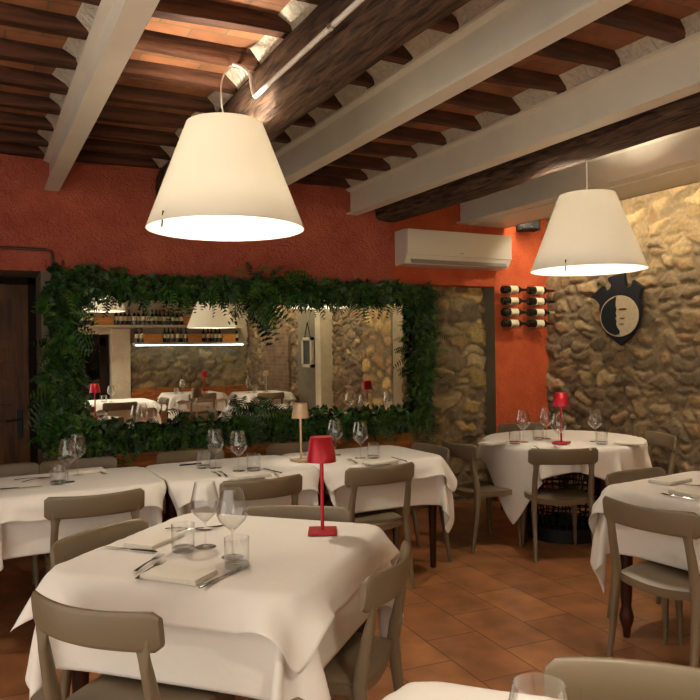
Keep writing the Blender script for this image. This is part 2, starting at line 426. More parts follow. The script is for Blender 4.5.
# right wall, behind the camera: stone pilaster, plaster pier, arched brick niche
stone_wall('wall_right_pilaster', .8, ZC, .03, 41, lambda u, v, h: (XR-.16-h, 2.75-u, v), sc=.3, depth=.02, base=((190, 160, 100), (172, 140, 92), (160, 126, 84)))
struct('wall_right_pilaster_core', box(XR-.145, XR+.04, 1.955, 2.745, 0, ZC), M['cream_pl'])
struct('wall_right_pier', box(XR-.22, XR+.04, .42, .62, 0, ZC), M['cream_pl'])
struct('wall_right_panel', box(XR-.07, XR+.04, -.62, .42, 0, ZC), M['grey_pl'])
arc = [(-.62, 0), (-.62, 1.62)]+[(-.62*math.cos(a), 1.62+.5*math.sin(a)) for a in [PI*k/12 for k in range(1, 12)]]+[(.62, 1.62), (.62, 0)]
bm = prism(arc, -.02, .10); o = struct('wall_right_arch', bm, M['brick']); o.location = (XR-.03, -1.75, 0); o.rotation_euler = (0, 0, -PI/2)

# ------------------------------------------------------------------ ceiling timbers and steel beams
jg = 'timber joists across the ceiling'
def joist_bm(seed):
    r = random.Random(seed); bm = bmesh.new(); n = 46; x0, x1 = XL-.1, XR+.12; rings = []
    ph = [r.uniform(0, 6) for _ in range(4)]
    for i in range(n):
        t = i/(n-1); x = x0+(x1-x0)*t
        dy = .008*math.sin(3*x+ph[0])+.006*math.sin(7*x+ph[1]); dz = .006*math.sin(4*x+ph[2]); w = .043+.004*math.sin(5*x+ph[3])
        rings.append([bm.verts.new((x, dy+a*w, b)) for a, b in ((-1, .075), (-1, .016+dz), (-.75, .0+dz), (.75, .002+dz), (1, .018+dz), (1, .075))])
    for a, b in zip(rings, rings[1:]):
        for k in range(6): bm.faces.new((a[k], a[(k+1) % 6], b[(k+1) % 6], b[k]))
    bm.faces.new(rings[0]); bm.faces.new(rings[-1]); return bm
jm = [joist_bm(s) for s in range(4)]
jp = []
JY = [5.545]+[5.24-.373*k for k in range(23)]
for k, y in enumerate(JY):
    if k < 4:
        o = obj('timber_joist', jm[k], M['joist_wood'], smooth=True); jp.append(o)
    else: o = jp[k % 4].copy(); C.objects.link(o)
    o.location = (0, y, 2.868)
    tag(o, 'dark timber joist running across the room under the terracotta ceiling tiles', 'joist', jg)
def steel_beam(xr, label, w=.10, z0=2.645, z1=2.868):
    b = thing('steel_beam', label, 'beam', (xr-w/2, 0, 0))
    bm = bmesh.new(); h = w/2; y0, y1 = YF+.02, YB-.005; t = .014
    prof = [(-h, z0), (h, z0), (h, z0+t), (.012, z0+t+.012), (.012, z1-t-.012), (h, z1-t), (h, z1), (-h, z1), (-h, z1-t), (-.012, z1-t-.012), (-.012, z0+t+.012), (-h, z0+t)]
    a = prism(prof, y0, y1); obj('web_and_flanges', a, M['beam_paint'], b)
    return b
steel_beam(.565, 'cream painted steel beam at far left, left of the big pendant lamp')
steel_beam(1.99, 'cream painted steel beam just right of the large dark log beam')
steel_beam(2.985, 'cream painted steel beam between the two dark log beams, on its right the thinner log', .11)
steel_beam(4.15, 'cream painted steel beam nearest the right stone wall, above the smaller-looking pendant lamp', .12)
# rough plaster between the joists over each beam
def infill(name, xc, w=.10):
    bm = bmesh.new(); r = random.Random(int(xc*100))
    for k, y in enumerate(JY[:-1]):
        y1, y0 = y-.040, JY[k+1]+.040
        s = r.uniform(.02, .05)
        n = 7
        for sgn in (-1, 1):
            pass
        pr = [(-w/2-.03-s, .073), (-w/2-.012, .03+r.uniform(-.01, .01)), (-w/2+.005, 0), (w/2-.005, 0), (w/2+.012, .03+r.uniform(-.01, .01)), (w/2+.03+s, .073)]
        a = [bm.verts.new((xc+px+r.uniform(-.008, .008), y0-.004, 2.868+pz)) for px, pz in pr]
        b = [bm.verts.new((xc+px+r.uniform(-.008, .008), y1+.004, 2.868+pz)) for px, pz in pr]
        m2 = [bm.verts.new((xc+px*(1-.06)+r.uniform(-.01, .01), (y0+y1)/2, 2.868+pz)) for px, pz in pr]
        for p, q in ((a, m2), (m2, b)):
            for i in range(5): bm.faces.new((p[i], p[i+1], q[i+1], q[i]))
    bmesh.ops.recalc_face_normals(bm, faces=bm.faces[:])
    struct(name, bm, M['infill'], smooth=True)
for i, (xc, w) in enumerate(((.515, .1), (1.94, .1), (2.93, .11), (4.09, .12), (1.36, .2), (3.27, .2))): infill('trim_%d' % (i+4), xc, w)
# log beams
def log_beam(xc, w, z0, z1, seed, label):
    r = random.Random(seed); bm = bmesh.new(); n = 60; rings = []
    y0, y1 = YF+.02, YB-.01; ph = [r.uniform(0, 6) for _ in range(12)]
    for i in range(n+1):
        y = y0+(y1-y0)*i/n; cx = .018*math.sin(1.1*y+ph[0])+.01*math.sin(2.7*y+ph[1]); ring = []
        for k in range(20):
            a = 2*PI*k/20; ca, sa = math.cos(a), math.sin(a)
            e = .55; px = math.copysign(abs(ca)**e, ca)*w/2; pz = math.copysign(abs(sa)**e, sa)*(z1-z0)/2
            q = 1+.035*math.sin(2.3*y+ph[2+k % 10])+.025*math.sin(6*y+ph[3+k % 9])
            zz = (z0+z1)/2+pz*q; zz = min(zz, z1)
            ring.append(bm.verts.new((xc+cx+px*q, y, zz)))
        rings.append(ring)
    for a, b in zip(rings, rings[1:]):
        for k in range(20): bm.faces.new((a[k], a[(k+1) % 20], b[(k+1) % 20], b[k]))
    bm.faces.new(rings[0]); bm.faces.new(rings[-1])
    return tag(obj('log_beam', bm, M['old_wood'], smooth=True), label, 'beam')
log_beam(1.362, .25, 2.60, 2.866, 3, 'massive rough dark log beam beside the big pendant lamp, with a white conduit on its side')
log_beam(3.29, .27, 2.61, 2.866, 9, 'dark log beam right of the middle cream beam, above the right pendant lamp')
# cove panel hiding the led strip along the right wall
bm = box(4.17, 4.60, YF+.02, YB-.005, 2.64, 2.665); bx(bm, 4.575, 4.60, YF+.02, YB-.005, 2.64, 2.72)
struct('trim_10', bm, M['beam_paint'])
tag(obj('led_strip', box(4.6005, 4.615, YF+.5, YB-.12, 2.68, 2.70), M['led']), 'bright led strip hidden behind the cove beam, washing the top of the stone wall', 'light')
# conduit and lamp cable
cd = thing('white_conduit', 'white conduit running along the side of the massive log beam', 'conduit', (0, 0, 0))
obj('pipe', tube([(1.172, 3.18, 2.655), (1.162, 2.3, 2.645), (1.162, 1.0, 2.645), (1.162, YF+.05, 2.645)], .011, 10, ref=(0, 0, 1)), M['white_pipe'], cd, True)
obj('elbow', tube(smoothpath([(1.13, 3.37, 2.862), (1.16, 3.33, 2.84), (1.178, 3.27, 2.79), (1.18, 3.25, 2.73), (1.178, 3.22, 2.68), (1.172, 3.18, 2.655)], 5), .009, 8, ref=(0, 0, 1)), M['white_pipe'], cd, True)
for y in (2.35, 1.4, .4): obj('clip', tube([(1.162, y-.012, 2.645), (1.162, y+.012, 2.645)], .017, 8, ref=(0, 0, 1)), M['steel'], cd)

# ------------------------------------------------------------------ pendant lamps
WARM = (1, .88, .72)
def pendant():
    t = thing('pendant_lamp', '', 'lamp')
    R1, R0, H = .365, .178, .49
    n = 64
    prof = [(R1, 0), (R0, H), (R0-.004, H), (R1-.004, .0), (R1, 0)]
    obj('lamp_shade', lathe(prof, n), M['shade'], t, True)
    bm = bmesh.new()
    for k in range(3):
        a = 2*PI*k/3+.5
        tube([(0, 0, H-.03), ((R0-.004)*math.cos(a), (R0-.004)*math.sin(a), H-.012)], .0035, 6, bm=bm)
    obj('frame', bm, M['steel'], t)
    bm = lathe([(0, H+.03), (.012, H+.03), (.022, H), (.022, H-.12), (0, H-.12)], 14); obj('socket', bm, M['white_pipe'], t, True)
    obj('bulb', lathe([(0, H-.21), (.02, H-.2), (.03, H-.18), (.027, H-.15), (.016, H-.12), (0, H-.12)], 16), M['opal'], t, True)
    a = math.radians(203)
    bm = tube([(.36*math.cos(a), .36*math.sin(a), -.03), (.352*math.cos(a), .352*math.sin(a), .04)], .004, 6)
    obj('pull_rod', bm, M['black_metal'], t)
    return t
def seam(t, deg):
    a = math.radians(deg)
    o = obj('seam', tube([(.377*math.cos(a), .377*math.sin(a), 0), (.18*math.cos(a), .18*math.sin(a), .5)], .003, 6), M['ac_grey'], t)
lp = pendant(); LAMPS = []
def place_lamp(loc, label, first=[True], watts=50, cable=None):
    root = lp if first[0] else dup(lp, loc, 0, label, None)
    if first[0]: CH[lp.name] = kids(lp); first[0] = False
    root.location = loc; root['label'] = label
    x, y, z = loc
    if cable is None: cable = [(0, 0, .52), (0, 0, 2.865-z)]
    c = obj('cable', tube(smoothpath(cable, 8) if len(cable) > 2 else cable, .0035, 6, ref=(1, 0, 0)), M['white_pipe'], root, True)
    l = bpy.data.lights.new('pendant_light', 'POINT'); l.energy = watts; l.color = WARM; l.shadow_soft_size = .05
    lo = bpy.data.objects.new('pendant_light', l); C.objects.link(lo); lo.parent = root; lo.location = (0, 0, .32)
    LAMPS.append(root); return root
place_lamp((1.06, 3.29, 2.05), 'large white conical pendant lamp at upper left, over the near square table',
           cable=[(0, 0, .50), (-.015, .0, .60), (-.005, .02, .70), (.035, .05, .78), (.07, .08, .808)])
place_lamp((3.56, 3.50, 1.975), 'white conical pendant lamp on the right, in front of the stone wall', watts=48)
place_lamp((3.18, .5, 1.84), 'white conical pendant lamp behind the viewer, seen hanging in the mirror', watts=80)
place_lamp((1.0, .1, 2.06), 'white conical pendant lamp behind the viewer, above the nearest table', watts=130)
place_lamp((2.0, -1.9, 2.2), 'white conical pendant lamp furthest from the mirror, by the bottle shelf', watts=70)
place_lamp((.6, -2.0, 2.0), 'white conical pendant lamp in the far corner behind the viewer', watts=90)

# ------------------------------------------------------------------ tablecloth simulation
def drape(hx, hy, over, rnd=False, seed=0, steps=130, zt=.758, hr=0, stiff=0, under=None, g=.0225, lim=(True, True)):
    """position-based cloth laid over a table prism; returns grid of positions"""
    rng = np.random.RandomState(seed)
    kx, ky = round(hx/g), round(hy/g); dx, dy = hx/kx, hy/ky; mx, my = round(over/dx), round(over/dy)
    nx, ny = 2*(kx+mx)+1, 2*(ky+my)+1; Lx, Ly = dx*(nx-1), dy*(ny-1)
    px = np.linspace(-Lx/2, Lx/2, nx); py = np.linspace(-Ly/2, Ly/2, ny)
    P = np.zeros((nx, ny, 3)); P[..., 0], P[..., 1] = np.meshgrid(px, py, indexing='ij'); P[..., 2] = zt+.002
    P[..., 2] += .003*np.sin(P[..., 0]*9+seed)*np.cos(P[..., 1]*8+seed*2)
    V = np.zeros_like(P)
    PX, PY = np.meshgrid(px, py, indexing='ij')
    pin = (np.hypot(PX, PY) < hr-.03) if rnd else ((np.abs(PX) < hx-.4*dx) & (np.abs(PY) < hy-.4*dy))
    dd = math.hypot(dx, dy)
    if under is not None:
        UP, ULx, ULy = under; UN = normals(UP); uu, vv = P[..., 0]/ULx+.5, P[..., 1]/ULy+.5
        UPs = sample(UP, UN, uu, vv, 0); UNs = sample(UN, UN, uu, vv, 0); P = UPs+UNs*.007
    def con(A, B, L, k=1.0):
        a = P[A]; b = P[B]; d = b-a; l = np.sqrt((d**2).sum(-1, keepdims=True))+1e-9
        c = d*((l-L)/l*.5*k); P[A] = a+c; P[B] = b-c
    S = slice
    sets = []
    for o in (0, 1):
        sets.append(((S(o, nx-1, 2), S(None)), (S(o+1, nx, 2), S(None)), dx, 1))
        sets.append(((S(None), S(o, ny-1, 2)), (S(None), S(o+1, ny, 2)), dy, 1))
    for o in (0, 1):
        for q in (0, 1):
            na, nb = (nx-1-o+1)//2, (ny-1-q+1)//2
            sets.append(((S(o, nx-1, 2), S(q, ny-1, 2)), (S(o+1, nx, 2), S(q+1, ny, 2)), dd, .2))
            sets.append(((S(o+1, nx, 2), S(q, ny-1, 2)), (S(o, nx-1, 2), S(q+1, ny, 2)), dd, .2))
    for o in range(4):
        sets.append(((S(o, nx-2, 4), S(None)), (S(o+2, nx, 4), S(None)), 2*dx, .12+.5*stiff))
        sets.append(((S(None), S(o, ny-2, 4)), (S(None), S(o+2, ny, 4)), 2*dy, .12+.5*stiff))
    if stiff:
        for o in range(8):
            sets.append(((S(o, nx-4, 8), S(None)), (S(o+4, nx, 8), S(None)), 4*dx, .45*stiff))
            sets.append(((S(None), S(o, ny-4, 8)), (S(None), S(o+4, ny, 8)), 4*dy, .45*stiff))
    sets2 = []
    for A, B, L, k in sets:
        def lim(sl, N_): return list(range(*sl.indices(N_)))
        ia, ja = lim(A[0], nx), lim(A[1], ny); ib, jb = lim(B[0], nx), lim(B[1], ny)
        m0, m1 = min(len(ia), len(ib)), min(len(ja), len(jb))
        sets2.append((np.ix_(ia[:m0], ja[:m1]), np.ix_(ib[:m0], jb[:m1]), L, k))
    wind = rng.randn(6)
    for s in range(steps):
        V[..., 2] -= 9.8*.012
        V *= .97 if s < steps*.6 else .88
        if s < 30 and under is None:
            ang = np.arctan2(P[..., 1], P[..., 0]); V[..., 0] += .02*np.sin(ang*5+wind[0]); V[..., 1] += .02*np.sin(ang*4+wind[1])
        Q = P.copy(); P += V*.012
        for it in range(7):
            for A, B, L, k in sets2: con(A, B, L, k)
            if rnd:
                r = np.hypot(P[..., 0], P[..., 1])+1e-9; sd = r-hr; nxn, nyn = P[..., 0]/r, P[..., 1]/r
            else:
                ax, ay = np.abs(P[..., 0])-hx, np.abs(P[..., 1])-hy
                sd = np.where((ax > 0) & (ay > 0), np.hypot(np.maximum(ax, 0), np.maximum(ay, 0)), np.maximum(ax, ay))
                sx = (ax > ay); nxn = np.where(sx, np.sign(P[..., 0]), 0.); nyn = np.where(sx, 0., np.sign(P[..., 1]))
            top = zt-P[..., 2]
            inside = (sd < 5e-4) & (top > 0)
            up = inside & (top < np.maximum(-sd, .012))
            P[..., 2] = np.where(up, zt, P[..., 2])
            side = inside & ~up
            P[..., 0] += np.where(side, nxn*(-sd), 0); P[..., 1] += np.where(side, nyn*(-sd), 0)
            P[..., 2] = np.maximum(P[..., 2], .01)
            P[pin, 0] = PX[pin]; P[pin, 1] = PY[pin]; P[pin, 2] = zt
            if under is not None:
                dpl = ((P-UPs)*UNs).sum(-1); P += UNs*(np.maximum(0, .006-dpl)*~pin)[..., None]
        V = (P-Q)/.012
        cont = (np.abs(P[..., 2]-zt) < .002) & (sd < 0)
        V[cont] *= .2
    return P, Lx, Ly
def normals(P):
    a = np.gradient(P, axis=0); b = np.gradient(P, axis=1); n = np.cross(a, b)
    return n/(np.linalg.norm(n, axis=-1, keepdims=True)+1e-9)
def grid_mesh(name, P, parent=None, keep=None, sub=1, thick=.0016):
    nx, ny = P.shape[:2]; idx = np.arange(nx*ny).reshape(nx, ny)
    f = np.stack([idx[:-1, :-1], idx[1:, :-1], idx[1:, 1:], idx[:-1, 1:]], -1).reshape(-1, 4)
    if keep is not None: f = f[keep.reshape(-1)[f].all(1)]
    used = np.unique(f); mp = np.full(nx*ny, -1); mp[used] = np.arange(len(used))
    o = obj(name, (P.reshape(-1, 3)[used].tolist(), mp[f].tolist()), M['cloth'], parent, 'all')
    if sub:
        m = o.modifiers.new('sub', 'SUBSURF'); m.levels = sub; m.render_levels = sub
    m = o.modifiers.new('thick', 'SOLIDIFY'); m.thickness = thick; m.offset = 1
    return o
def sample(P, Nn, u, v, off):
    nx, ny = P.shape[:2]
    a = np.clip(u, 0, 1)*(nx-1); b = np.clip(v, 0, 1)*(ny-1); i = np.minimum(a.astype(int), nx-2); j = np.minimum(b.astype(int), ny-2)
    fa, fb = (a-i)[..., None], (b-j)[..., None]
    def bl(Q): return (Q[i, j]*(1-fa)+Q[i+1, j]*fa)*(1-fb)+(Q[i, j+1]*(1-fa)+Q[i+1, j+1]*fa)*fb
    return bl(P)+bl(Nn)*off
# ------------------------------------------------------------------ tables
def table_legs(t, hx, hy, turned=False, ins=.085, zt=.75, iny=None):
    iny = iny or ins
    obj('tabletop', box(-hx+.03, hx-.03, -hy+.03, hy-.03, zt-.03, zt-.004, .006), M['legwood'], t)
    bm = bmesh.new(); a = ins
    for s in (-1, 1):
        bx(bm, -hx+a, hx-a, s*(hy-iny)-.011, s*(hy-iny)+.011, zt-.11, zt-.028); bx(bm, s*(hx-a)-.011, s*(hx-a)+.011, -hy+iny, hy-iny, zt-.11, zt-.028)
    obj('apron', bm, M['legwood'], t)
    for sx in (-1, 1):
        for sy in (-1, 1):
            if turned: pr = [(0, 0), (.016, 0), (.018, .02), (.022, .05), (.034, .085), (.036, .11), (.026, .15), (.024, .16), (.028, .2), (.036, .45), (.036, .6), (.034, zt-.03), (0, zt-.03)]
            else: pr = [(0, 0), (.018, 0), (.02, .01), (.032, .55), (.034, zt-.03), (0, zt-.03)]
            bm = lathe(pr, 14); bmesh.ops.translate(bm, verts=bm.verts, vec=(sx*(hx-a), sy*(hy-iny), 0))
            obj('leg', bm, M['legwood'], t, True)
RZ = math.radians
def square_table(name, c, rz, hx, hy, under, over, lab, seed, rot=0, turned=False, groupless=None, sh=(0, 0), P=None):
    t = thing('dining_table', 'dark wooden ' + lab, 'table', (c[0], c[1], 0), rz)
    table_legs(t, hx, hy, turned)
    if P is None:
        U = drape(hx, hy, under, seed=seed); T = drape(hx+.0005, hy+.0005, over, seed=seed+50, steps=70, zt=.7635, stiff=1, under=U)
        P = (U[0], T[0])
    u = grid_mesh('tablecloth', P[0]); u.location = (c[0], c[1], 0); u.rotation_euler = (0, 0, rz)
    tag(u, 'long white under-cloth on the ' + lab, 'tablecloth')
    w = grid_mesh('table_topper', P[1]); w.location = (c[0], c[1], 0); w.rotation_euler = (0, 0, rz)
    tag(w, 'short white top cloth on the ' + lab, 'tablecloth')
    return P
NT = (.842, 2.61); NR = RZ(-46.4)
P1 = square_table('near', NT, NR, .46, .46, .285, .125, 'square table in the foreground with the red lamp', 1, rot=.02)
# row along the back
BY = 4.395; BH = (.462, .35)
RT_TABLES = []
for i, (x0, x1, hl, hr, lab) in enumerate(((.03, .945, True, False, 'left table of the row below the mirror'),
                                           (.955, 1.875, False, False, 'middle table of the row below the mirror'),
                                           (1.885, 2.80, False, True, 'right table of the row below the mirror'))):
    cx = (x0+x1)/2; hx = (x1-x0)/2
    t = thing('dining_table', 'dark wooden ' + lab, 'table', (cx, BY, 0), 0); table_legs(t, hx, BH[1], ins=.040, iny=.105)
    # an end hangs only where it is free; inner ends stop at the seam
    U = drape(hx, BH[1], .284, seed=11+i); T = drape(hx+.0005, BH[1]+.0005, .14, seed=61+i, steps=70, zt=.7635, stiff=1, under=U)
    for nm, (P, Lx, Ly), lb in (('tablecloth', U, 'long white under-cloth on the '), ('table_topper', T, 'short white top cloth on the ')):
        X = np.linspace(-Lx/2, Lx/2, P.shape[0]); keep = np.ones(P.shape[:2], bool)
        if not hl: keep[X < -hx-.003] = False
        if not hr: keep[X > hx+.003] = False
        u = grid_mesh(nm, P, keep=keep); u.location = (cx, BY, 0); tag(u, lb+lab, 'tablecloth')
# right table
RTc = (3.315, 2.35); RR = RZ(5)
square_table('right', RTc, RR, .43, .43, .285, .13, 'square table at the right edge with turned legs', 5, rot=-.03, turned=True)
# table at the bottom edge
BT = (.80, .745); BR = RZ(-48)
square_table('bottom', BT, BR, .45, .45, .285, .13, 'square table cut off by the bottom edge', 6)
# tables seen only in the mirror
square_table('m1', (1.95, -.25), 0, .45, .45, .285, .13, 'square table in the mirror by the glazed door', 7, P=P1)
square_table('m2', (3.45, -1.6), 0, .45, .45, .285, .13, 'square table in the mirror with a red lamp', 7, P=P1)
square_table('m3', (4.50, -.98), 0, .42, .42, .285, .13, 'square table in the mirror beside the hanging picture', 8)
# round table
RC = (4.14, 4.36); RH = .62
t = thing('round_table', 'dark wooden round table in the far right corner under a white cloth', 'table', (*RC, 0), RZ(-40))
obj('tabletop', lathe([(0, .72), (RH-.02, .72), (RH-.014, .733), (RH-.02, .747), (0, .747)], 48), M['legwood'], t, True)
for k in range(4):
    a = PI/4+k*PI/2; bm = lathe([(0, 0), (.02, 0), (.022, .01), (.033, .6), (.034, .72), (0, .72)], 14)
    bmesh.ops.translate(bm, verts=bm.verts, vec=(.44*math.cos(a), .44*math.sin(a), 0)); obj('leg', bm, M['legwood'], t, True)
P3 = drape(.55, .55, .24, rnd=True, hr=RH, seed=9)[0]
u = grid_mesh('tablecloth', P3); u.location = (*RC, 0); u.rotation_euler = (0, 0, RZ(-36)); tag(u, 'white square cloth draped over the round corner table, its points hanging low', 'tablecloth')
# black lattice drum under round table
dr = thing('lattice_drum', 'black woven lattice drum standing under the round corner table', 'basket', (RC[0]-.02, RC[1]-.02, 0))
bm = bmesh.new(); R = .27
for z in [.02+.042*i for i in range(14)]:
    ring = [(R*math.cos(2*PI*k/28)+.006*math.sin(k*2.3+z*40), R*math.sin(2*PI*k/28), z+.008*math.sin(k*1.7+z*70)) for k in range(29)]
    tube(ring, .006, 5, ref=(0, 0, 1), bm=bm)
for k in range(34):
    a = 2*PI*k/34; tube([((R+.004)*math.cos(a+.05*math.sin(j*1.3+k)), (R+.004)*math.sin(a+.05*math.sin(j*1.3+k)), .01+.56*j/9) for j in range(10)], .006, 5, bm=bm)
obj('lattice', bm, M['black_metal'], dr)
obj('base', lathe([(0, 0), (R+.01, 0), (R+.012, .10), (R-.02, .11), (R-.03, .02), (0, .02)], 32), M['black_metal'], dr, True)
obj('lid', lathe([(0, .57), (R+.01, .57), (R+.01, .60), (0, .60)], 32), M['black_metal'], dr, True)

# ------------------------------------------------------------------ chairs
def make_chair():
    t = thing('dining_chair', '', 'chair')
    # seat: rounded trapezoid slab, dished
    bm = bmesh.new(); n = 14; tops = []; bots = []
    def sp(a, b):   # a,b in -1..1 -> superellipse-squared outline
        k = (1-.5*b*b*.28)**.5, (1-.5*a*a*.28)**.5
        w = .196+.012*b
        return a*k[0]*w/.93, b*k[1]*.188/.93-.016
    for i in range(n+1):
        rt, rb = [], []
        for j in range(n+1):
            a, b = -1+2*i/n, -1+2*j/n
            x, y = sp(a, b); d = max(abs(a), abs(b))
            z = .443-.014*(1-a*a)*(1-.3*b)-.010*max(0, d-.8)/.2
            if b > 0: z -= .012*b*b*b
            edge = .040 if d > .99 else .024
            rt.append(bm.verts.new((x, y, z))); rb.append(bm.verts.new((x*.985, y*.985, z-edge)))
        tops.append(rt); bots.append(rb)
    for i in range(n):
        for j in range(n):
            bm.faces.new((tops[i][j], tops[i+1][j], tops[i+1][j+1], tops[i][j+1])); bm.faces.new((bots[i][j], bots[i][j+1], bots[i+1][j+1], bots[i+1][j]))
    for i in range(n):
        for (A, B, r) in ((i, i+1, 0), (i, i+1, n)):
            bm.faces.new((tops[A][r], tops[B][r], bots[B][r], bots[A][r]))
            bm.faces.new((tops[r][A], tops[r][B], bots[r][B], bots[r][A]))
    obj('seat', bm, M['chair'], t, True)
    # backrest band, curved in plan, fuller in the middle
    bm = bmesh.new(); nn = 24; mm = 8; rings = []
    for i in range(nn+1):
        s = -1+2*i/nn; x = .24*s
        yc = -.292+.062*s*s
        zt = .782-.004*abs(s)**6+ .006*s*s; zb = .668+.004*(1-s*s)+.0*s
        e = 1-max(0, abs(s)-.94)/.06*.28
        ring = []
        zc, hz = (zt+zb)/2, (zt-zb)/2*e
        for k in range(16):
            a = 2*PI*k/16; ca, sa = math.cos(a), math.sin(a)
            ca = math.copysign(abs(ca)**.8, ca); sa = math.copysign(abs(sa)**.35, sa)
            z = zc+hz*sa; lean = -.12*(z-.72)
            ring.append(bm.verts.new((x, yc+lean+.0115*ca*(.9 if e < 1 else 1), z)))
        rings.append(ring)
    for a, b in zip(rings, rings[1:]):
        for k in range(16): bm.faces.new((a[k], a[(k+1) % 16], b[(k+1) % 16], b[k]))
    bm.faces.new(rings[0]); bm.faces.new(rings[-1])
    obj('backrest', bm, M['chair'], t, True)
    for s in (-1, 1):
        pts = smoothpath([(s*.205, -.262, 0), (s*.202, -.228, .2), (s*.198, -.205, .40), (s*.196, -.208, .46), (s*.196, -.226, .56), (s*.192, -.243, .64), (s*.189, -.2505, .685), (s*.187, -.2525, .725)], 6)
        rad = []
        for p in pts:
            z = p.z
            if z < .4: r = (.011+.008*z/.4, .012+.012*z/.4)
            elif z < .5: r = (.019, .024)
            elif z < .62: q = (z-.5)/.12; r = (.018, .022-.006*q)
            else: q = min(1, (z-.62)/.05); r = (.018+.006*q*q, .016-.0105*q)
            rad.append(r)
        obj('leg', tube(pts, rad, 12, e=.75), M['chair'], t, True)
        pts = smoothpath([(s*.198, .170, 0), (s*.191, .158, .2), (s*.183, .144, .38), (s*.177, .134, .42)], 4)
        obj('leg', tube(pts, [(.010+.012*min(1, p.z/.4), .010+.012*min(1, p.z/.4)) for p in pts], 12, e=.75), M['chair'], t, True)
    bm = bmesh.new()
    for s in (-1, 1): bx(bm, s*.186-.011, s*.186+.011, -.19, .14, .39, .42, .004)
    bx(bm, -.185, .185, -.197, -.177, .39, .42, .004); bx(bm, -.18, .18, .125, .145, .39, .42, .004)
    obj('seat_frame', bm, M['chair'], t)
    return t
chair = Proto(make_chair())
def put_chair(back, face, label, group=None):
    """back: plan position of the top of the backrest; face: plan direction the sitter looks"""
    f = Vector((face[0], face[1])).normalized(); rz = math.atan2(f.y, f.x)-PI/2
    c = Vector(back)+f*.285
    return chair((c.x, c.y, 0), rz, label, group)
g0 = 'taupe chairs around the foreground table'; g1 = 'taupe chairs along the row below the mirror'; g2 = 'taupe chairs around the round corner table'
put_chair((.256, 2.145), (.80, .60), 'taupe plastic chair in the left foreground, backrest at the bottom left of the photo', g0)
put_chair((1.26, 2.095), (-.69, .72), 'taupe plastic chair on the right side of the foreground table, seen from its side', g0)
put_chair((.42, 3.05), (.56, -.83), 'taupe plastic chair tucked in behind the left edge of the foreground table', g0)
put_chair((1.292, 3.03), (-.55, -.84), 'taupe plastic chair behind the foreground table and the red lamp, only its top showing', g0)
put_chair((.541, 3.80), (.0, 1), 'taupe plastic chair on the near side of the row, at its left table', g1)
put_chair((1.416, 3.77), (.0, 1), 'taupe plastic chair on the near side of the row, at its middle table', g1)
put_chair((2.19, 3.80), (-.02, 1), 'taupe plastic chair on the near side of the row, right of the red lamp', g1)
put_chair((.13, 5.15), (0, -1), 'taupe plastic chair between the wall and the row, the left one beside the wooden door', g1)
put_chair((.615, 5.15), (0, -1), 'taupe plastic chair between the wall and the row, behind the left pair of glasses', g1)
put_chair((1.36, 5.15), (0, -1), 'taupe plastic chair between the wall and the middle table of the row', g1)
put_chair((2.17, 5.15), (0, -1), 'taupe plastic chair between the wall and the row, behind the sand coloured lamp', g1)
put_chair((2.96, 4.40), (-1, .02), 'taupe plastic chair at the right end of the row below the mirror', g1)
put_chair((3.60, 3.77), (.46, .89), 'taupe plastic chair in front of the round corner table, back to the viewer', g2)
put_chair((3.17, 4.48), (1, -.06), 'taupe plastic chair left of the round corner table, seen from its side', g2)
put_chair((4.48, 5.28), (-.2, -1), 'taupe plastic chair behind the round corner table against the orange column', g2)
put_chair((4.86, 3.98), (-.85, .38), 'taupe plastic chair right of the round corner table by the stone wall', g2)
put_chair((2.60, 2.26), (.995, .1), 'taupe plastic chair left of the table at the right edge, back to the viewer', 'taupe chairs at the right edge table')
put_chair((3.27, 2.93), (.05, -1), 'taupe plastic chair on the far side of the table at the right edge', 'taupe chairs at the right edge table')
put_chair((1.327, 1.11), (-.74, -.67), 'taupe plastic chair at the bottom right corner of the photo, its backrest close up', 'taupe chairs at the bottom edge table')
put_chair((.385, 1.235), (.67, -.74), 'taupe plastic chair at the bottom edge, only the tip of its back showing', 'taupe chairs at the bottom edge table')
g3 = 'taupe chairs behind the viewer, seen in the mirror'
put_chair((1.86, .45), (0, -1), 'taupe chair in the mirror, in front of the brown glazed door', g3)
put_chair((2.66, -.2), (-1, 0), 'taupe chair in the mirror, at the side of the table by the glazed door', g3)
put_chair((3.45, -.93), (0, -1), 'taupe chair in the mirror, in front of the table with the red lamp', g3)
put_chair((4.45, -.33), (0, -1), 'taupe chair in the mirror, below the hanging picture', g3)

# ------------------------------------------------------------------ tableware
ZT = .7675
def make_wineglass():
    t = thing('wine_glass', '', 'glass')
    pr = [(.050, .010), (.0535, .030), (.053, .048), (.048, .072), (.037, .118)]
    bowl_o = [(.004, -.028), (.012, -.020), (.030, -.004), (.046, .012), (.0535, .030), (.053, .048), (.048, .072), (.0365, .122)]
    bowl_i = [(r-.0009, z+.0002) for r, z in bowl_o[::-1]][:-1]+[(0, -.022)]
    z0 = .116
    obj('bowl', lathe([(r, z+z0) for r, z in bowl_o]+[(r, z+z0) for r, z in bowl_i], 32), M['glass'], t, True)
    obj('stem', lathe([(.0045, .0895), (.0032, .075), (.0031, .03), (.0042, .010), (.009, .0045)], 12), M['tumbler_base'], t, True)
    obj('foot', lathe([(0, 0), (.038, 0), (.0385, .0012), (.025, .0025), (.009, .0045)], 32), M['tumbler_base'], t, True)
    return t
wine = Proto(make_wineglass())
def make_tumbler():
    t = thing('tumbler', '', 'glass')
    obj('body', lathe([(.0385, .0), (.0405, .004), (.042, .098), (.0405, .099), (.0388, .018), (.030, .0165), (0, .0165)], 32), M['glass'], t, True)
    obj('base', lathe([(0, .0002), (.0383, .0002), (.0395, .004), (.0392, .0145), (.034, .016), (0, .016)], 32), M['tumbler_base'], t, True)
    return t
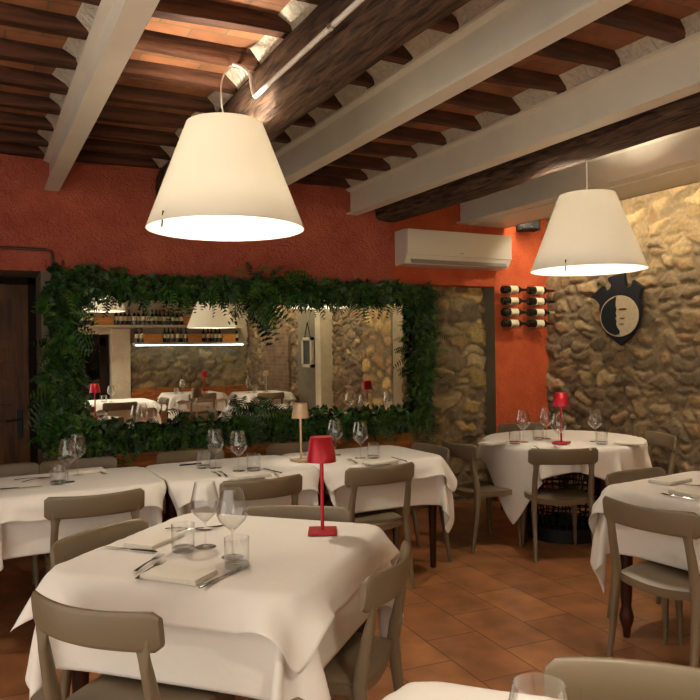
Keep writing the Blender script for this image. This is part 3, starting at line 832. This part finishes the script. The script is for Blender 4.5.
tumb = Proto(make_tumbler())
def make_fork():
    bm = bmesh.new()
    n = 18
    prof = []
    for i in range(n+1):
        y = -.10+.145*i/n; s = (y+.10)/.145
        w = .0085*(1-min(1, s*1.9))**.6*.55+.0032+ (.009*max(0, (s-.78)/.22)**1.3)
        z = .003+.004*math.sin(s*PI)+.004*max(0, s-.7)
        prof.append((y, w, z))
    rows = []
    for y, w, z in prof: rows.append([bm.verts.new((x*w, y, z+dz)) for x, dz in ((-1, 0), (-.5, .0016), (.5, .0016), (1, 0), (.5, -.0012), (-.5, -.0012))])
    for a, b in zip(rows, rows[1:]):
        for k in range(6): bm.faces.new((a[k], a[(k+1) % 6], b[(k+1) % 6], b[k]))
    bm.faces.new(rows[0]); bm.faces.new(rows[-1])
    for k in range(4):
        x = -.0105+.007*k
        tube([(x*.95, .043, .0045), (x, .055, .0035), (x, .075, .003), (x, .097, .0055)], [(.0016, .0012)]*3+[(.0007, .0007)], 6, bm=bm)
    t = obj('fork', bm, M['steel'], None, True); t['category'] = 'fork'; return t
fork = Proto(make_fork())
def make_knife():
    t = thing('table_knife', '', 'knife')
    bm = bmesh.new(); tube([(0, -.115, .004), (0, -.10, .005), (0, -.04, .0048), (0, -.01, .004), (0, .0, .0035)], [(.005, .002), (.0085, .0035), (.007, .0032), (.005, .003), (.0035, .002)], 10, bm=bm)
    obj('handle', bm, M['steel'], t, True)
    bm = bmesh.new(); out = [(-.004, 0), (.004, 0), (.0075, .03), (.0085, .085), (.0065, .105), (.001, .117), (-.0035, .11), (-.004, .05)]
    a = [bm.verts.new((x, y, .0045)) for x, y in out]; b = [bm.verts.new((x, y, .003)) for x, y in out]
    bm.faces.new(a); bm.faces.new(b[::-1])
    for i in range(len(a)): j = (i+1) % len(a); bm.faces.new((a[i], b[i], b[j], a[j]))
    obj('blade', bm, M['steel'], t); return t
knife = Proto(make_knife())
def make_napkin():
    bm = bmesh.new()
    for k in range(4):
        bx(bm, -.108+.002*k, .108-.0015*k, -.064+.0015*(k % 2), .064-.001*k, .0005+.0036*k, .0036+.0036*k, .0012)
    for s in (-1, 1): pass
    o = obj('napkin', bm, M['napkin'], None, True); o['category'] = 'napkin'; return o
napk = Proto(make_napkin())
def lamp_proto(mt, name_label):
    t = thing('table_lamp', name_label, 'lamp')
    obj('base', box(-.055, .055, -.055, .055, 0, .012, .002), mt, t)
    obj('pole', lathe([(.007, .012), (.0075, .3), (.006, .33), (0, .33)], 16), mt, t, True)
    R1, R0, z0, z1 = .058, .044, .278, .375
    bm = lathe([(R1, z0), (R0, z1-.003), (R0-.003, z1), (0, z1), (0, z1-.003), (R0-.005, z1-.004), (R1-.003, z0), (R1, z0)], 40)
    s = obj('lamp_shade', bm, mt, t, True)
    obj('light_disc', lathe([(0, .318), (.045, .318), (.045, .322), (0, .322)], 24), M['tan_lamp'], t)
    return t
red = Proto(lamp_proto(M['red_lamp'], '')); tan = Proto(lamp_proto(M['tan_lamp'], ''))
def lamp_glow(x, y, w):
    l = bpy.data.lights.new('table_lamp_light', 'SPOT'); l.energy = w; l.color = (1, .86, .66); l.spot_size = RZ(115); l.spot_blend = .6; l.shadow_soft_size = .02
    o = bpy.data.objects.new('table_lamp_light', l); C.objects.link(o); o.location = (x, y, ZT+.31)

TH = RZ(27.35)
def w2(xc, z):   # camera-plan (right, forward) -> room
    return (z*math.sin(TH)+xc*math.cos(TH), z*math.cos(TH)-xc*math.sin(TH))
def face_cam(a): return RZ(a)-TH
# --- foreground table (positions in the room, metres)
def W(u, v):    # photo measurement on the table-top plane, converted once to the room
    hor = 350-.014*(u-350); z = (1.48-ZT)*730/(v-hor); return w2((u-350)/730*z, z)
def at(u, v): x, y = W(u, v); return (x, y, ZT)
gw = 'wine glasses'; gt = 'water tumblers'
wine(at(202.8, 547), 0, 'wine glass on the foreground table, the left of its pair and farther back')
wine(at(229.8, 557), .3, 'wine glass on the foreground table, the right of its pair, behind a tumbler')
tumb(at(180.4, 551), 0, 'short tumbler on the foreground table left of the two wine glasses')
tumb(at(234, 567), 0, 'short tumbler on the foreground table in front of the right wine glass')
napk(at(176, 576), NR+RZ(-4), 'folded cream napkin nearest the viewer on the foreground table')
napk(at(152, 541.5), NR+RZ(88), 'folded cream napkin at the left side of the foreground table')
def put_line(p, u0, v0, u1, v1, L, label, group=None, dz=0):
    a = Vector(W(u0, v0)); b = Vector(W(u1, v1)); d = b-a; c = (a+b)/2
    return p((c.x, c.y, ZT+dz), math.atan2(d.y, d.x)-PI/2, label, group)
put_line(fork, 122, 580, 168, 551, 0, 'steel fork left of the nearest napkin, the upper of two', None, .0045)
put_line(fork, 125.5, 585, 168, 556.5, 0, 'steel fork left of the nearest napkin, the lower of two')
put_line(knife, 194.6, 590, 240, 567, 0, 'steel knife right of the nearest napkin on the foreground table')
put_line(knife, 155, 553, 101, 547.5, 0, 'steel knife beside the left napkin of the foreground table')
put_line(fork, 161, 529, 212, 531, 0, 'steel fork beyond the left napkin, beside the wine glass feet', None)
put_line(fork, 172, 533.5, 224, 527, 0, 'steel fork crossing another near the wine glass feet', None, .004)
x, y = W(320, 532.5); red((x, y, ZT), NR+RZ(20), 'red cordless table lamp on the foreground table'); lamp_glow(x, y, .35)
# --- back row
wine(at(66, 482), 0, 'wine glass at far left of the row, the left and nearer of its pair')
wine(at(76, 474.5), 0, 'wine glass at far left of the row, the right and farther of its pair')
tumb(at(56, 484), 0, 'tumbler at far left of the row beside a pair of wine glasses')
napk(at(84, 472), RZ(2), 'folded white napkin behind the left pair of glasses in the row')
put_line(fork, 18, 480, 45, 478, 0, 'fork on the left table of the row, near the photo edge')
put_line(fork, 22, 483, 50, 478, 0, 'fork on the left table of the row, crossing another', None, .004)
put_line(knife, -2, 490, 36, 487, 0, 'knife on the left table of the row at the photo edge')
put_line(fork, 92, 470, 106, 475.5, 0, 'fork right of the napkin on the left table of the row')
wine(at(214, 468), 0, 'wine glass on the middle table of the row, the left of its pair')
wine(at(237, 471), 0, 'wine glass on the middle table of the row, the right of its pair')
tumb(at(202, 468), 0, 'tumbler left of the glass pair on the middle table of the row')
tumb(at(252, 470.5), 0, 'tumbler right of the glass pair on the middle table of the row')
napk(at(248, 476.5), RZ(4), 'folded napkin on the middle table of the row, in front of its glasses')
put_line(fork, 222, 479, 208, 469.5, 0, 'fork left of the napkin on the middle table of the row')
put_line(fork, 228, 478.5, 214, 469.5, 0, 'fork touching the napkin on the middle table of the row', None)
tag(obj('pen', tube([(-.07, 0, .005), (.07, 0, .005)], .005, 8, ref=(0, 0, 1)), M['black']), 'black pen lying by the tumbler on the middle table of the row', 'pen').location = at(189, 465)
put_line(knife, 279, 473.5, 262, 469, 0, 'knife right of the napkin on the middle table of the row')
x, y = W(299.6, 461); tan((x, y, ZT), RZ(5), 'sand coloured cordless table lamp on the row below the mirror'); lamp_glow(x, y, 1.6)
wine(at(334, 455), 0, 'wine glass on the right table of the row, the left of its pair')
wine(at(359, 458), 0, 'wine glass on the right table of the row, the right of its pair')
tumb(at(372, 458), 0, 'tumbler right of the glass pair on the right table of the row')
napk(at(380, 462.5), RZ(5), 'folded napkin on the right table of the row, near its end')
put_line(fork, 358, 465, 344, 458, 0, 'fork left of the napkin on the right table of the row')
put_line(knife, 405, 462, 390, 457.5, 0, 'knife right of the napkin on the right table of the row')
# --- round table
x, y = W(560, 443.5); red((x, y, ZT), RZ(30), 'red cordless table lamp on the round corner table'); lamp_glow(x, y, 1.0)
wine(at(522, 442), 0, 'wine glass at the left of the round corner table')
wine(at(545, 438.8), 0, 'wine glass at the back of the round corner table, left of the red lamp')
wine(at(557.5, 447), 0, 'wine glass in front of the red lamp on the round corner table')
wine(at(594, 441.5), 0, 'wine glass at the right of the round corner table')
tumb(at(513.5, 443.6), 0, 'tumbler at the left of the round corner table')
tumb(at(537, 439.8), 0, 'tumbler between two wine glasses at the back of the round corner table')
tumb(at(600.5, 444), 0, 'tumbler at the right of the round corner table')
napk(at(492, 443.5), RZ(15), 'folded white napkin at the left side of the round corner table')
napk(at(572, 449.5), RZ(-25), 'folded white napkin at the near side of the round corner table')
napk(at(629, 444), RZ(-60), 'folded white napkin at the right side of the round corner table')
put_line(fork, 538, 450, 532, 446, 0, 'fork at the near side of the round corner table')
# --- right edge table
napk(at(668, 481.5), RZ(10), 'folded napkin at the far side of the table at the right edge')
napk(at(694, 495), RZ(92), 'folded napkin in the middle of the table at the right edge')
put_line(fork, 690, 500, 664, 495, 0, 'fork on the table at the right edge, left of the napkin')
put_line(knife, 702, 487, 676, 484.5, 0, 'knife beside the far napkin of the table at the right edge')
# --- bottom table
x, y = w2(.26, 1.03); wine((x, y, ZT), 0, 'wine glass at the bottom edge of the photo, only its rim showing')
napk((.62, .62, ZT), BR, 'folded napkin on the table cut off by the bottom edge')
# --- mirror tables
wine((1.8, .0, ZT), 0, 'wine glass in the mirror, on the table by the glazed door'); tumb((1.7, .0, ZT), 0, 'tumbler in the mirror, on the table by the glazed door')
red((3.56, -1.28, ZT), 0, 'red table lamp in the mirror, the nearer of the red pair'); lamp_glow(3.56, -1.28, .8)
red((3.72, -1.82, ZT), 0, 'red table lamp in the mirror, the farther of the red pair'); lamp_glow(3.72, -1.82, .8)
tan((4.52, -.78, ZT), 0, 'sand coloured table lamp in the mirror, by the hanging picture'); lamp_glow(4.52, -.78, 1.0)
for k, (x, y) in enumerate(((3.2, -1.35), (3.3, -1.75), (4.22, -.85), (4.65, -1.15))):
    wine((x, y, ZT), 0, ['wine glass in the mirror, left of the red lamps', 'wine glass in the mirror, far side of the red lamp table', 'wine glass in the mirror, left of the sand coloured lamp', 'wine glass in the mirror, far side of the sand lamp table'][k])
for k, (x, y) in enumerate(((3.12, -1.45), (4.3, -.75))):
    tumb((x, y, ZT), 0, ['tumbler in the mirror on the red lamp table', 'tumbler in the mirror on the sand lamp table'][k])

# ------------------------------------------------------------------ mirror and garland
MX0, MX1, MZ0, MZ1 = .52, 3.62, .86, 1.97
mr = thing('wall_mirror', 'large rectangular wall mirror inside the leafy garland, above the row of tables', 'mirror', ((MX0+MX1)/2, YB-.02, (MZ0+MZ1)/2))
hw, hh = (MX1-MX0)/2, (MZ1-MZ0)/2
obj('glass', box(-hw, hw, -.012, 0, -hh, hh), M['mirror'], mr)
bm = bmesh.new(); bx(bm, -hw-.03, hw+.03, -.02, .018, -hh-.03, -hh); bx(bm, -hw-.03, hw+.03, -.02, .018, hh, hh+.03)
bx(bm, -hw-.03, -hw, -.02, .018, -hh, hh); bx(bm, hw, hw+.03, -.02, .018, -hh, hh)
obj('frame', bm, M['dark_frame'], mr)

def leaves(segs, n, rng, size=(.03, .06), fern=.13):
    """segs: (x0,z0,x1,z1,halfwidth). returns verts, faces, colours"""
    V = []; F = []; CO = []
    tot = sum(math.hypot(s[2]-s[0], s[3]-s[1]) for s in segs)
    greens = [s2l(c) for c in ((30, 62, 20), (44, 84, 26), (60, 104, 34), (34, 68, 32), (92, 124, 50), (24, 48, 18), (52, 90, 24), (70, 96, 66))]
    def add(pts, faces, col):
        b = len(V); V.extend(pts); F.extend([tuple(b+i for i in f) for f in faces]); CO.extend([col]*len(pts))
    for s in segs:
        L = math.hypot(s[2]-s[0], s[3]-s[1]); k = int(n*L/tot)
        for _ in range(k):
            t = rng.random(); hwid = s[4]
            q = rng.gauss(0, .5); q = max(-1.15, min(1.15, q*1.2))
            dx, dz = (s[2]-s[0])/L, (s[3]-s[1])/L
            hwid *= 1+.35*math.sin(t*L*5.3+s[0])*math.sin(t*L*2.1+1)
            x = s[0]+dx*L*t-dz*q*hwid; z = s[1]+dz*L*t+dx*q*hwid
            bulge = .13*math.sqrt(max(0, 1-min(1, abs(q))**2))
            clump = .5+.5*math.sin(t*L*9+s[0]*5)*math.sin(q*4+t*L*5)
            y = YB-.035-bulge*(.55+.45*clump)*(.6+.4*rng.random())
            sz = rng.uniform(*size); c = greens[int(rng.random()*8)]; m = rng.uniform(.7, 1.25); col = tuple(v*m for v in c)
            d = Vector((rng.gauss(0, 1), -abs(rng.gauss(.5, .6)), rng.gauss(-.35, .9))); d += Vector((-dz*q*.5, 0, dx*q*.5)); d.normalize()
            nrm = Vector((rng.gauss(0, .6), -1, rng.gauss(.3, .6))); sx = d.cross(nrm).normalized(); nn = sx.cross(d).normalized()
            o = Vector((x, y, z)); kind = rng.random()
            if kind < fern:      # fern frond: paired leaflets on a drooping rib
                Lf = sz*2.8; P = []
                m_ = 8
                for i in range(m_):
                    a = i/m_; base = o+d*Lf*a+Vector((0, 0, -.35*Lf*a*a)); w = Lf*.26*math.sin(PI*(a*.85+.12)); h = Lf/m_*.62
                    for sg in (-1, 1):
                        tip = base+sx*sg*w+d*h*.8-Vector((0, 0, w*.25))
                        add([base, base+d*h+Vector((0, 0, -.35*Lf*h*a/Lf)), tip], [(0, 1, 2) if sg > 0 else (0, 2, 1)], col)
            elif kind < fern+.45:  # broad ivy leaf: lobed, folded along the rib
                w = sz*.55
                pts = [o, o+sx*w*.75+d*sz*.05+nn*.15*w, o+sx*w+d*sz*.35+nn*.25*w, o+sx*w*.55+d*sz*.62+nn*.1*w, o+d*sz,
                       o-sx*w*.55+d*sz*.62+nn*.1*w, o-sx*w+d*sz*.35+nn*.25*w, o-sx*w*.75+d*sz*.05+nn*.15*w, o+d*sz*.5]
                add(pts, [(0, 1, 8), (1, 2, 8), (2, 3, 8), (3, 4, 8), (4, 5, 8), (5, 6, 8), (6, 7, 8), (7, 0, 8)], col)
            else:                # lance leaf
                w = sz*.22; Lf = sz*1.5
                pts = [o, o+sx*w+d*Lf*.4, o+d*Lf-Vector((0, 0, .2*Lf)), o-sx*w+d*Lf*.4, o+d*Lf*.45-nn*w*.4]
                add(pts, [(0, 1, 4), (1, 2, 4), (2, 3, 4), (3, 0, 4)], col)
    return V, F, CO
rng = random.Random(5)
gl = thing('leafy_garland', 'thick green garland of ivy and fern leaves framing the wall mirror', 'garland', (2.08, YB, 1.4))
def garland_part(name, segs, n, **k):
    V, F, CO = leaves(segs, n, rng, **k)
    off = Vector((2.08, YB, 1.4))
    o = obj(name, ([v-off for v in V], F), M['leaf'], gl); set_tint(o.data, np.array(CO)); return o
top = (.50, 1.975, 3.68, 1.975, .075); bot = (.50, .865, 3.68, .855, .085); lef = (.57, .80, .57, 2.0, .105); rig = (3.59, .80, 3.59, 2.0, .10)
garland_part('top_foliage', [top], 2600); garland_part('bottom_foliage', [bot], 2500)
garland_part('left_foliage', [lef], 1150, size=(.035, .075)); garland_part('right_foliage', [rig], 1100)
garland_part('hanging_fern', [(1.95, 1.88, 2.12, 1.87, .05)], 34, size=(.06, .09), fern=.9)
garland_part('upright_fern', [(1.9, 2.06, 2.3, 2.08, .03), (1.85, .99, 2.25, .99, .03), (1.4, 1.0, 1.5, 1.0, .03)], 70, size=(.05, .08), fern=.9)
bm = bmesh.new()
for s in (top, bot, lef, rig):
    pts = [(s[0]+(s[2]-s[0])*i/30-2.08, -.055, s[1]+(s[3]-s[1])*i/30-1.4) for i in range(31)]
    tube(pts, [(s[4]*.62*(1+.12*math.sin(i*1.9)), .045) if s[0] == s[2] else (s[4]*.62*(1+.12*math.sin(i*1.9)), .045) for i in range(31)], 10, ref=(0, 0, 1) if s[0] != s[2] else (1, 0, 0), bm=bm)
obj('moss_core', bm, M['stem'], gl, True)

# ------------------------------------------------------------------ air conditioner, speaker, bottles, shield, pipe
ac = thing('air_conditioner', 'white wall air conditioner above the right end of the mirror', 'air conditioner', (3.93, YB-.005, 2.375))
w = .575
pr = [(-.0, .155), (-.185, .155), (-.205, .14), (-.21, .0), (-.205, -.085), (-.165, -.145), (0, -.155)]
bm = bmesh.new(); a = [bm.verts.new((-w, y, z)) for y, z in pr]; b = [bm.verts.new((w, y, z)) for y, z in pr]
bm.faces.new(a); bm.faces.new(b[::-1])
for i in range(len(pr)): j = (i+1) % len(pr); bm.faces.new((a[i], b[i], b[j], a[j]))
bmesh.ops.bevel(bm, geom=[e for e in bm.edges], offset=.006, segments=2, affect='EDGES')
obj('casing', bm, M['ac_white'], ac, True)
obj('front_panel', box(-w+.004, w-.004, -.222, -.208, -.072, .152, .005), M['ac_white'], ac, True)
obj('outlet_flap', box(-w+.05, w-.05, -.006, .006, -.028, .028, .004, Matrix.Translation((0, -.192, -.118)) @ Matrix.Rotation(RZ(-32), 4, 'X')), M['ac_grey'], ac)
obj('badge', box(-.02, .02, -.2235, -.221, -.045, -.038), M['ac_grey'], ac)
sp = thing('speaker', 'small black loudspeaker high on the orange wall beside the right pendant lamp', 'speaker', (4.76, 5.44, 2.60), RZ(-18))
obj('cabinet', box(-.095, .095, -.075, .075, 0, .2, .012), M['black'], sp, True)
obj('grille', box(-.082, .082, -.081, -.074, .012, .188, .008), M['black_metal'], sp)
obj('bracket', tube([(0, .075, .1), (0, .16, .1)], .012, 8), M['black_metal'], sp)
obj('badge', lathe([(0, 0), (.008, 0), (.008, .002), (0, .002)], 12), M['steel'], sp).matrix_local = Matrix.Translation((0, -.082, .03)) @ Matrix.Rotation(PI/2, 4, 'X')
pp = thing('wall_pipe', 'thin brown pipe over the wooden door, bending down into the garland', 'pipe', (0, YB-.03, 2.22))
obj('pipe', tube([(-1.4, 0, 0), (0, 0, 0), (.47, 0, 0), (.50, 0, -.012), (.51, 0, -.04), (.512, 0, -.20)], .011, 10, ref=(0, 1, 0)), M['brown_pipe'], pp, True)
bm = bmesh.new(); bx(bm, -.01, .01, -.012, .03, -.014, .014); obj('clip', bm, M['brown_pipe'], pp)

def make_bottle(foil, lab=True, h=.30, r=.0375, glassm='bottle'):
    t = thing('wine_bottle', '', 'bottle')
    obj('body', lathe([(0, .004), (r*.8, 0), (r, .006), (r, h*.58), (r*.9, h*.64), (r*.42, h*.72), (.0135, h*.78), (.0135, h*.86)], 20), M[glassm], t, True)
    obj('foil', lathe([(.0138, h*.80), (.0145, h*.81), (.0142, h*.985), (.012, h), (0, h)], 14), M[foil], t, True)
    if lab: obj('label', lathe([(r+.0005, h*.27), (r+.0007, h*.28), (r+.0007, h*.54), (r+.0005, h*.55)], 20), M['label'], t, True)
    return t
B = [Proto(make_bottle(f)) for f in ('foil_red', 'foil_dark', 'foil_gold', 'foil_orange')]
def lie(o, loc, rz=0):
    o.rotation_euler = (0, PI/2, rz); o.location = loc
rows = ['topmost', 'second', 'third', 'lowest']
for c_ in range(2):
    for r_ in range(4):
        x = 4.50+c_*.315; z = 2.035-.108*r_; ft = (1 if c_ == 0 else [0, 1, 2, 0][r_])
        o = B[ft]((0, 0, 0), 0, 'wine bottle lying on the orange column, %s row, %s column' % (rows[r_], ['left', 'right'][c_]), 'wine bottles lying on the wall rack')
        lie(o, (x-.02, YB-.10+.0, z), RZ(-8 if c_ else -6))
for c_ in range(2):
    rk = thing('bottle_rack', 'clear wall rack holding the %s column of bottles on the orange column' % ['left', 'right'][c_], 'rack', (4.60+c_*.315, YB-.004, 1.87))
    obj('back_plate', box(-.045, .045, -.012, 0, -.225, .225, .006), M['clear'], rk)
    for r_ in range(4):
        z = 2.035-.108*r_-1.87; pts = [(0, -.012, z-.045), (0, -.06, z-.046), (0, -.10, z-.044), (0, -.135, z-.034), (0, -.15, z-.012)]
        obj('cradle', tube(pts, [(.035, .002)]*5, 8), M['clear'], rk)
# coat-of-arms shield
sh = thing('wall_shield', 'dark navy shield with a half dark half pale round face, hung on the stone wall', 'shield', (XR-.075, 4.60, 1.795), 0)
cxp, cyp = 272, 305; k_ = 1/5.83*.0086
def sp_(x, y): return ((x-cxp)*k_*1.25, -(y-cyp)*k_*1.04)
def arcp(cx, cy, r, a0, a1, n=8): return [(cx+r*math.cos(RZ(a0+(a1-a0)*i/n)), cy+r*math.sin(RZ(a0+(a1-a0)*i/n))) for i in range(n+1)]
out = [(92, 218), (140, 178), (172, 160)]+arcp(200, 160, 26, 150, -60, 8)+[(205, 118), (218, 108), (302, 94)]+[(306, 130)]+arcp(331, 158, 22, 190, 20, 7)+[(356, 140), (410, 188), (396, 220), (388, 255)]+\
      [(394, 300), (390, 350), (375, 400), (345, 450), (310, 478), (277, 505), (240, 478), (200, 445), (172, 400), (158, 350), (154, 300), (152, 265), (138, 242), (112, 224)]
pts = [sp_(*p) for p in out]
bm = prism(pts, -.018, .018); body = obj('board', bm, M['shield'], sh); 
ccx, ccy = 275, 338; R_ = 118
def disc(pts2, y0, y1): return prism([sp_(*p) for p in pts2], y0, y1)
circ = [(ccx+R_*.98*math.cos(a), ccy+R_*math.sin(a)) for a in [2*PI*i/40 for i in range(40)]]
obj('medallion', disc(circ, -.024, -.016), M['shield_pale'], sh)
prof_l = [(262, 224), (258, 250), (256, 275), (262, 300), (256, 318), (262, 338), (254, 350), (262, 366), (258, 384), (266, 404), (280, 424), (278, 440), (262, 450)]
lefta = [(ccx+R_*.93*math.cos(a), ccy+R_*.93*math.sin(a)) for a in [RZ(d) for d in range(100, 262, 9)]]
obj('dark_half', disc(prof_l[:-1]+lefta, -.027, -.023), M['shield_teal'], sh)
bm = bmesh.new()
for cx_, cy_, w_, h_ in ((300, 300, 26, 5), (296, 352, 16, 4), (292, 384, 14, 3)):
    p2 = [(cx_+w_*math.cos(a), cy_+h_*math.sin(a)) for a in [2*PI*i/12 for i in range(12)]]
    q = disc(p2, -.028, -.023); me = bpy.data.meshes.new('tmp'); q.to_mesh(me); q.free(); bm.from_mesh(me); bpy.data.meshes.remove(me)
obj('face_marks', bm, M['brown_pipe'], sh)
sh.rotation_euler = (0, 0, -PI/2)      # outline x -> -Y (towards the viewer along the right wall)

# hanging picture seen in mirror
pc = thing('hanging_picture', 'pale framed picture hung from a dark strap, seen in the mirror', 'picture', (XR-.12, -.1, 1.45), -PI/2)
bm = bmesh.new()
for a in ((-.2, .2, .2, .25), (-.2, .2, -.25, -.2)): bx(bm, a[0], a[1], -.03, .03, a[2], a[3])
for a in ((-.2, -.15), (.15, .2)): bx(bm, a[0], a[1], -.03, .03, -.25, .25)
obj('frame', bm, M['cream_pl'], pc); obj('canvas', box(-.15, .15, -.012, 0.02, -.2, .2), M['paper_dark'], pc)
obj('strap', tube([(-.12, -.0, .25), (0, -.0, .5), (.12, 0, .25)], .009, 6, ref=(0, 1, 0)), M['black'], pc)

# shelf with bottles on the opposite wall
gB = 'wine bottles standing on the shelf seen in the mirror'
r = random.Random(3)
def shelf_row(x0, x1, z, label, strip=None):
    shf = thing('bottle_shelf', label, 'shelf', ((x0+x1)/2, YF, z-.05)); w = (x1-x0)/2
    obj('board', box(-w, w, .0, .32, 0, .048, .004), M['cream_pl'], shf)
    if strip: obj('light_strip', box(-w+.02, w-.02, .29, .305, -.012, 0), M['led_cool'], shf)
    x = x0+.03; last = 0
    while x < x1-.1:
        if r.random() < .12 and x-last > .4 and x < x1-.4:
            wv = r.choice((.34, .26)); cr = thing('wine_crate', 'small pine wine crate lying among the bottles on the mirrored shelf', 'crate', (x+wv/2, YF+.19, z+.001), 0, 'pine crates on the shelf seen in the mirror')
            bm = bmesh.new(); h_ = .15
            bx(bm, -wv/2, wv/2, .08, .09, 0, h_); bx(bm, -wv/2, wv/2, -.09, -.08, 0, h_); bx(bm, -wv/2, wv/2, -.08, .08, 0, .01); bx(bm, -wv/2, -wv/2+.01, -.08, .08, 0, h_); bx(bm, wv/2-.01, wv/2, -.08, .08, 0, h_)
            obj('box', bm, M['crate'], cr); obj('lid', box(-wv/2, wv/2, -.09, .09, h_, h_+.008), M['crate'], cr)
            x += wv+.02; last = x; continue
        B[r.choice((0, 1, 1, 2, 3))]((x+.045, YF+.18+r.uniform(-.05, .05), z+.001), r.uniform(0, 6), 'dark wine bottle standing in the long row on the mirrored shelf', gB)
        x += .084
shelf_row(1.5, 4.95, 2.02, 'upper cream shelf of wine bottles seen in the mirror')
shelf_row(2.75, 4.95, 1.68, 'lower cream shelf of wine bottles with a light strip below, seen in the mirror', True)

# ------------------------------------------------------------------ daylight-free room: extra warm spot on the orange column
def spot(loc, tgt, e, size=60, col=WARM, soft=.05, blend=.6):
    l = bpy.data.lights.new('spot_light', 'SPOT'); l.energy = e; l.spot_size = RZ(size); l.spot_blend = blend; l.color = col; l.shadow_soft_size = soft
    o = bpy.data.objects.new('spot_light', l); C.objects.link(o); o.location = loc
    o.rotation_euler = (Vector(tgt)-Vector(loc)).to_track_quat('-Z', 'Y').to_euler(); return o
spot((4.62, 4.6, 2.60), (4.8, 5.6, 1.9), 13, 80)

# ------------------------------------------------------------------ world, camera, colour
wd = bpy.data.worlds.new('warm_fill_world'); scn.world = wd; wd.use_nodes = True
wd.node_tree.nodes['Background'].inputs[0].default_value = (1, .89, .76, 1); wd.node_tree.nodes['Background'].inputs[1].default_value = 1.25  # warm world colour added as fill, entering where walls are left out
cam = bpy.data.cameras.new('camera'); co = bpy.data.objects.new('camera', cam); C.objects.link(co)
cam.sensor_width = 36; cam.lens = 36*730/700; cam.clip_start = .05
fwd = Vector((math.sin(TH), math.cos(TH), 0)); rgt = Vector((math.cos(TH), -math.sin(TH), 0)); up = Vector((0, 0, 1))
roll = .014; u2 = (up+rgt*roll).normalized(); r2 = (rgt-up*roll).normalized()
mw = Matrix((( r2.x, u2.x, -fwd.x, 0), (r2.y, u2.y, -fwd.y, 0), (r2.z, u2.z, -fwd.z, 1.48), (0, 0, 0, 1)))
co.matrix_world = mw; scn.camera = co
vs = scn.view_settings; vs.view_transform = 'Standard'; vs.look = 'None'; vs.gamma = 1; vs.use_curve_mapping = False
vs.exposure = 0.68
scn.cycles.max_bounces = 8; scn.cycles.transparent_max_bounces = 24; scn.cycles.diffuse_bounces = 4
scn.cycles.caustics_reflective = False; scn.cycles.caustics_refractive = False
scn.cycles.use_denoising = True
scn.cycles.sample_clamp_indirect = 4
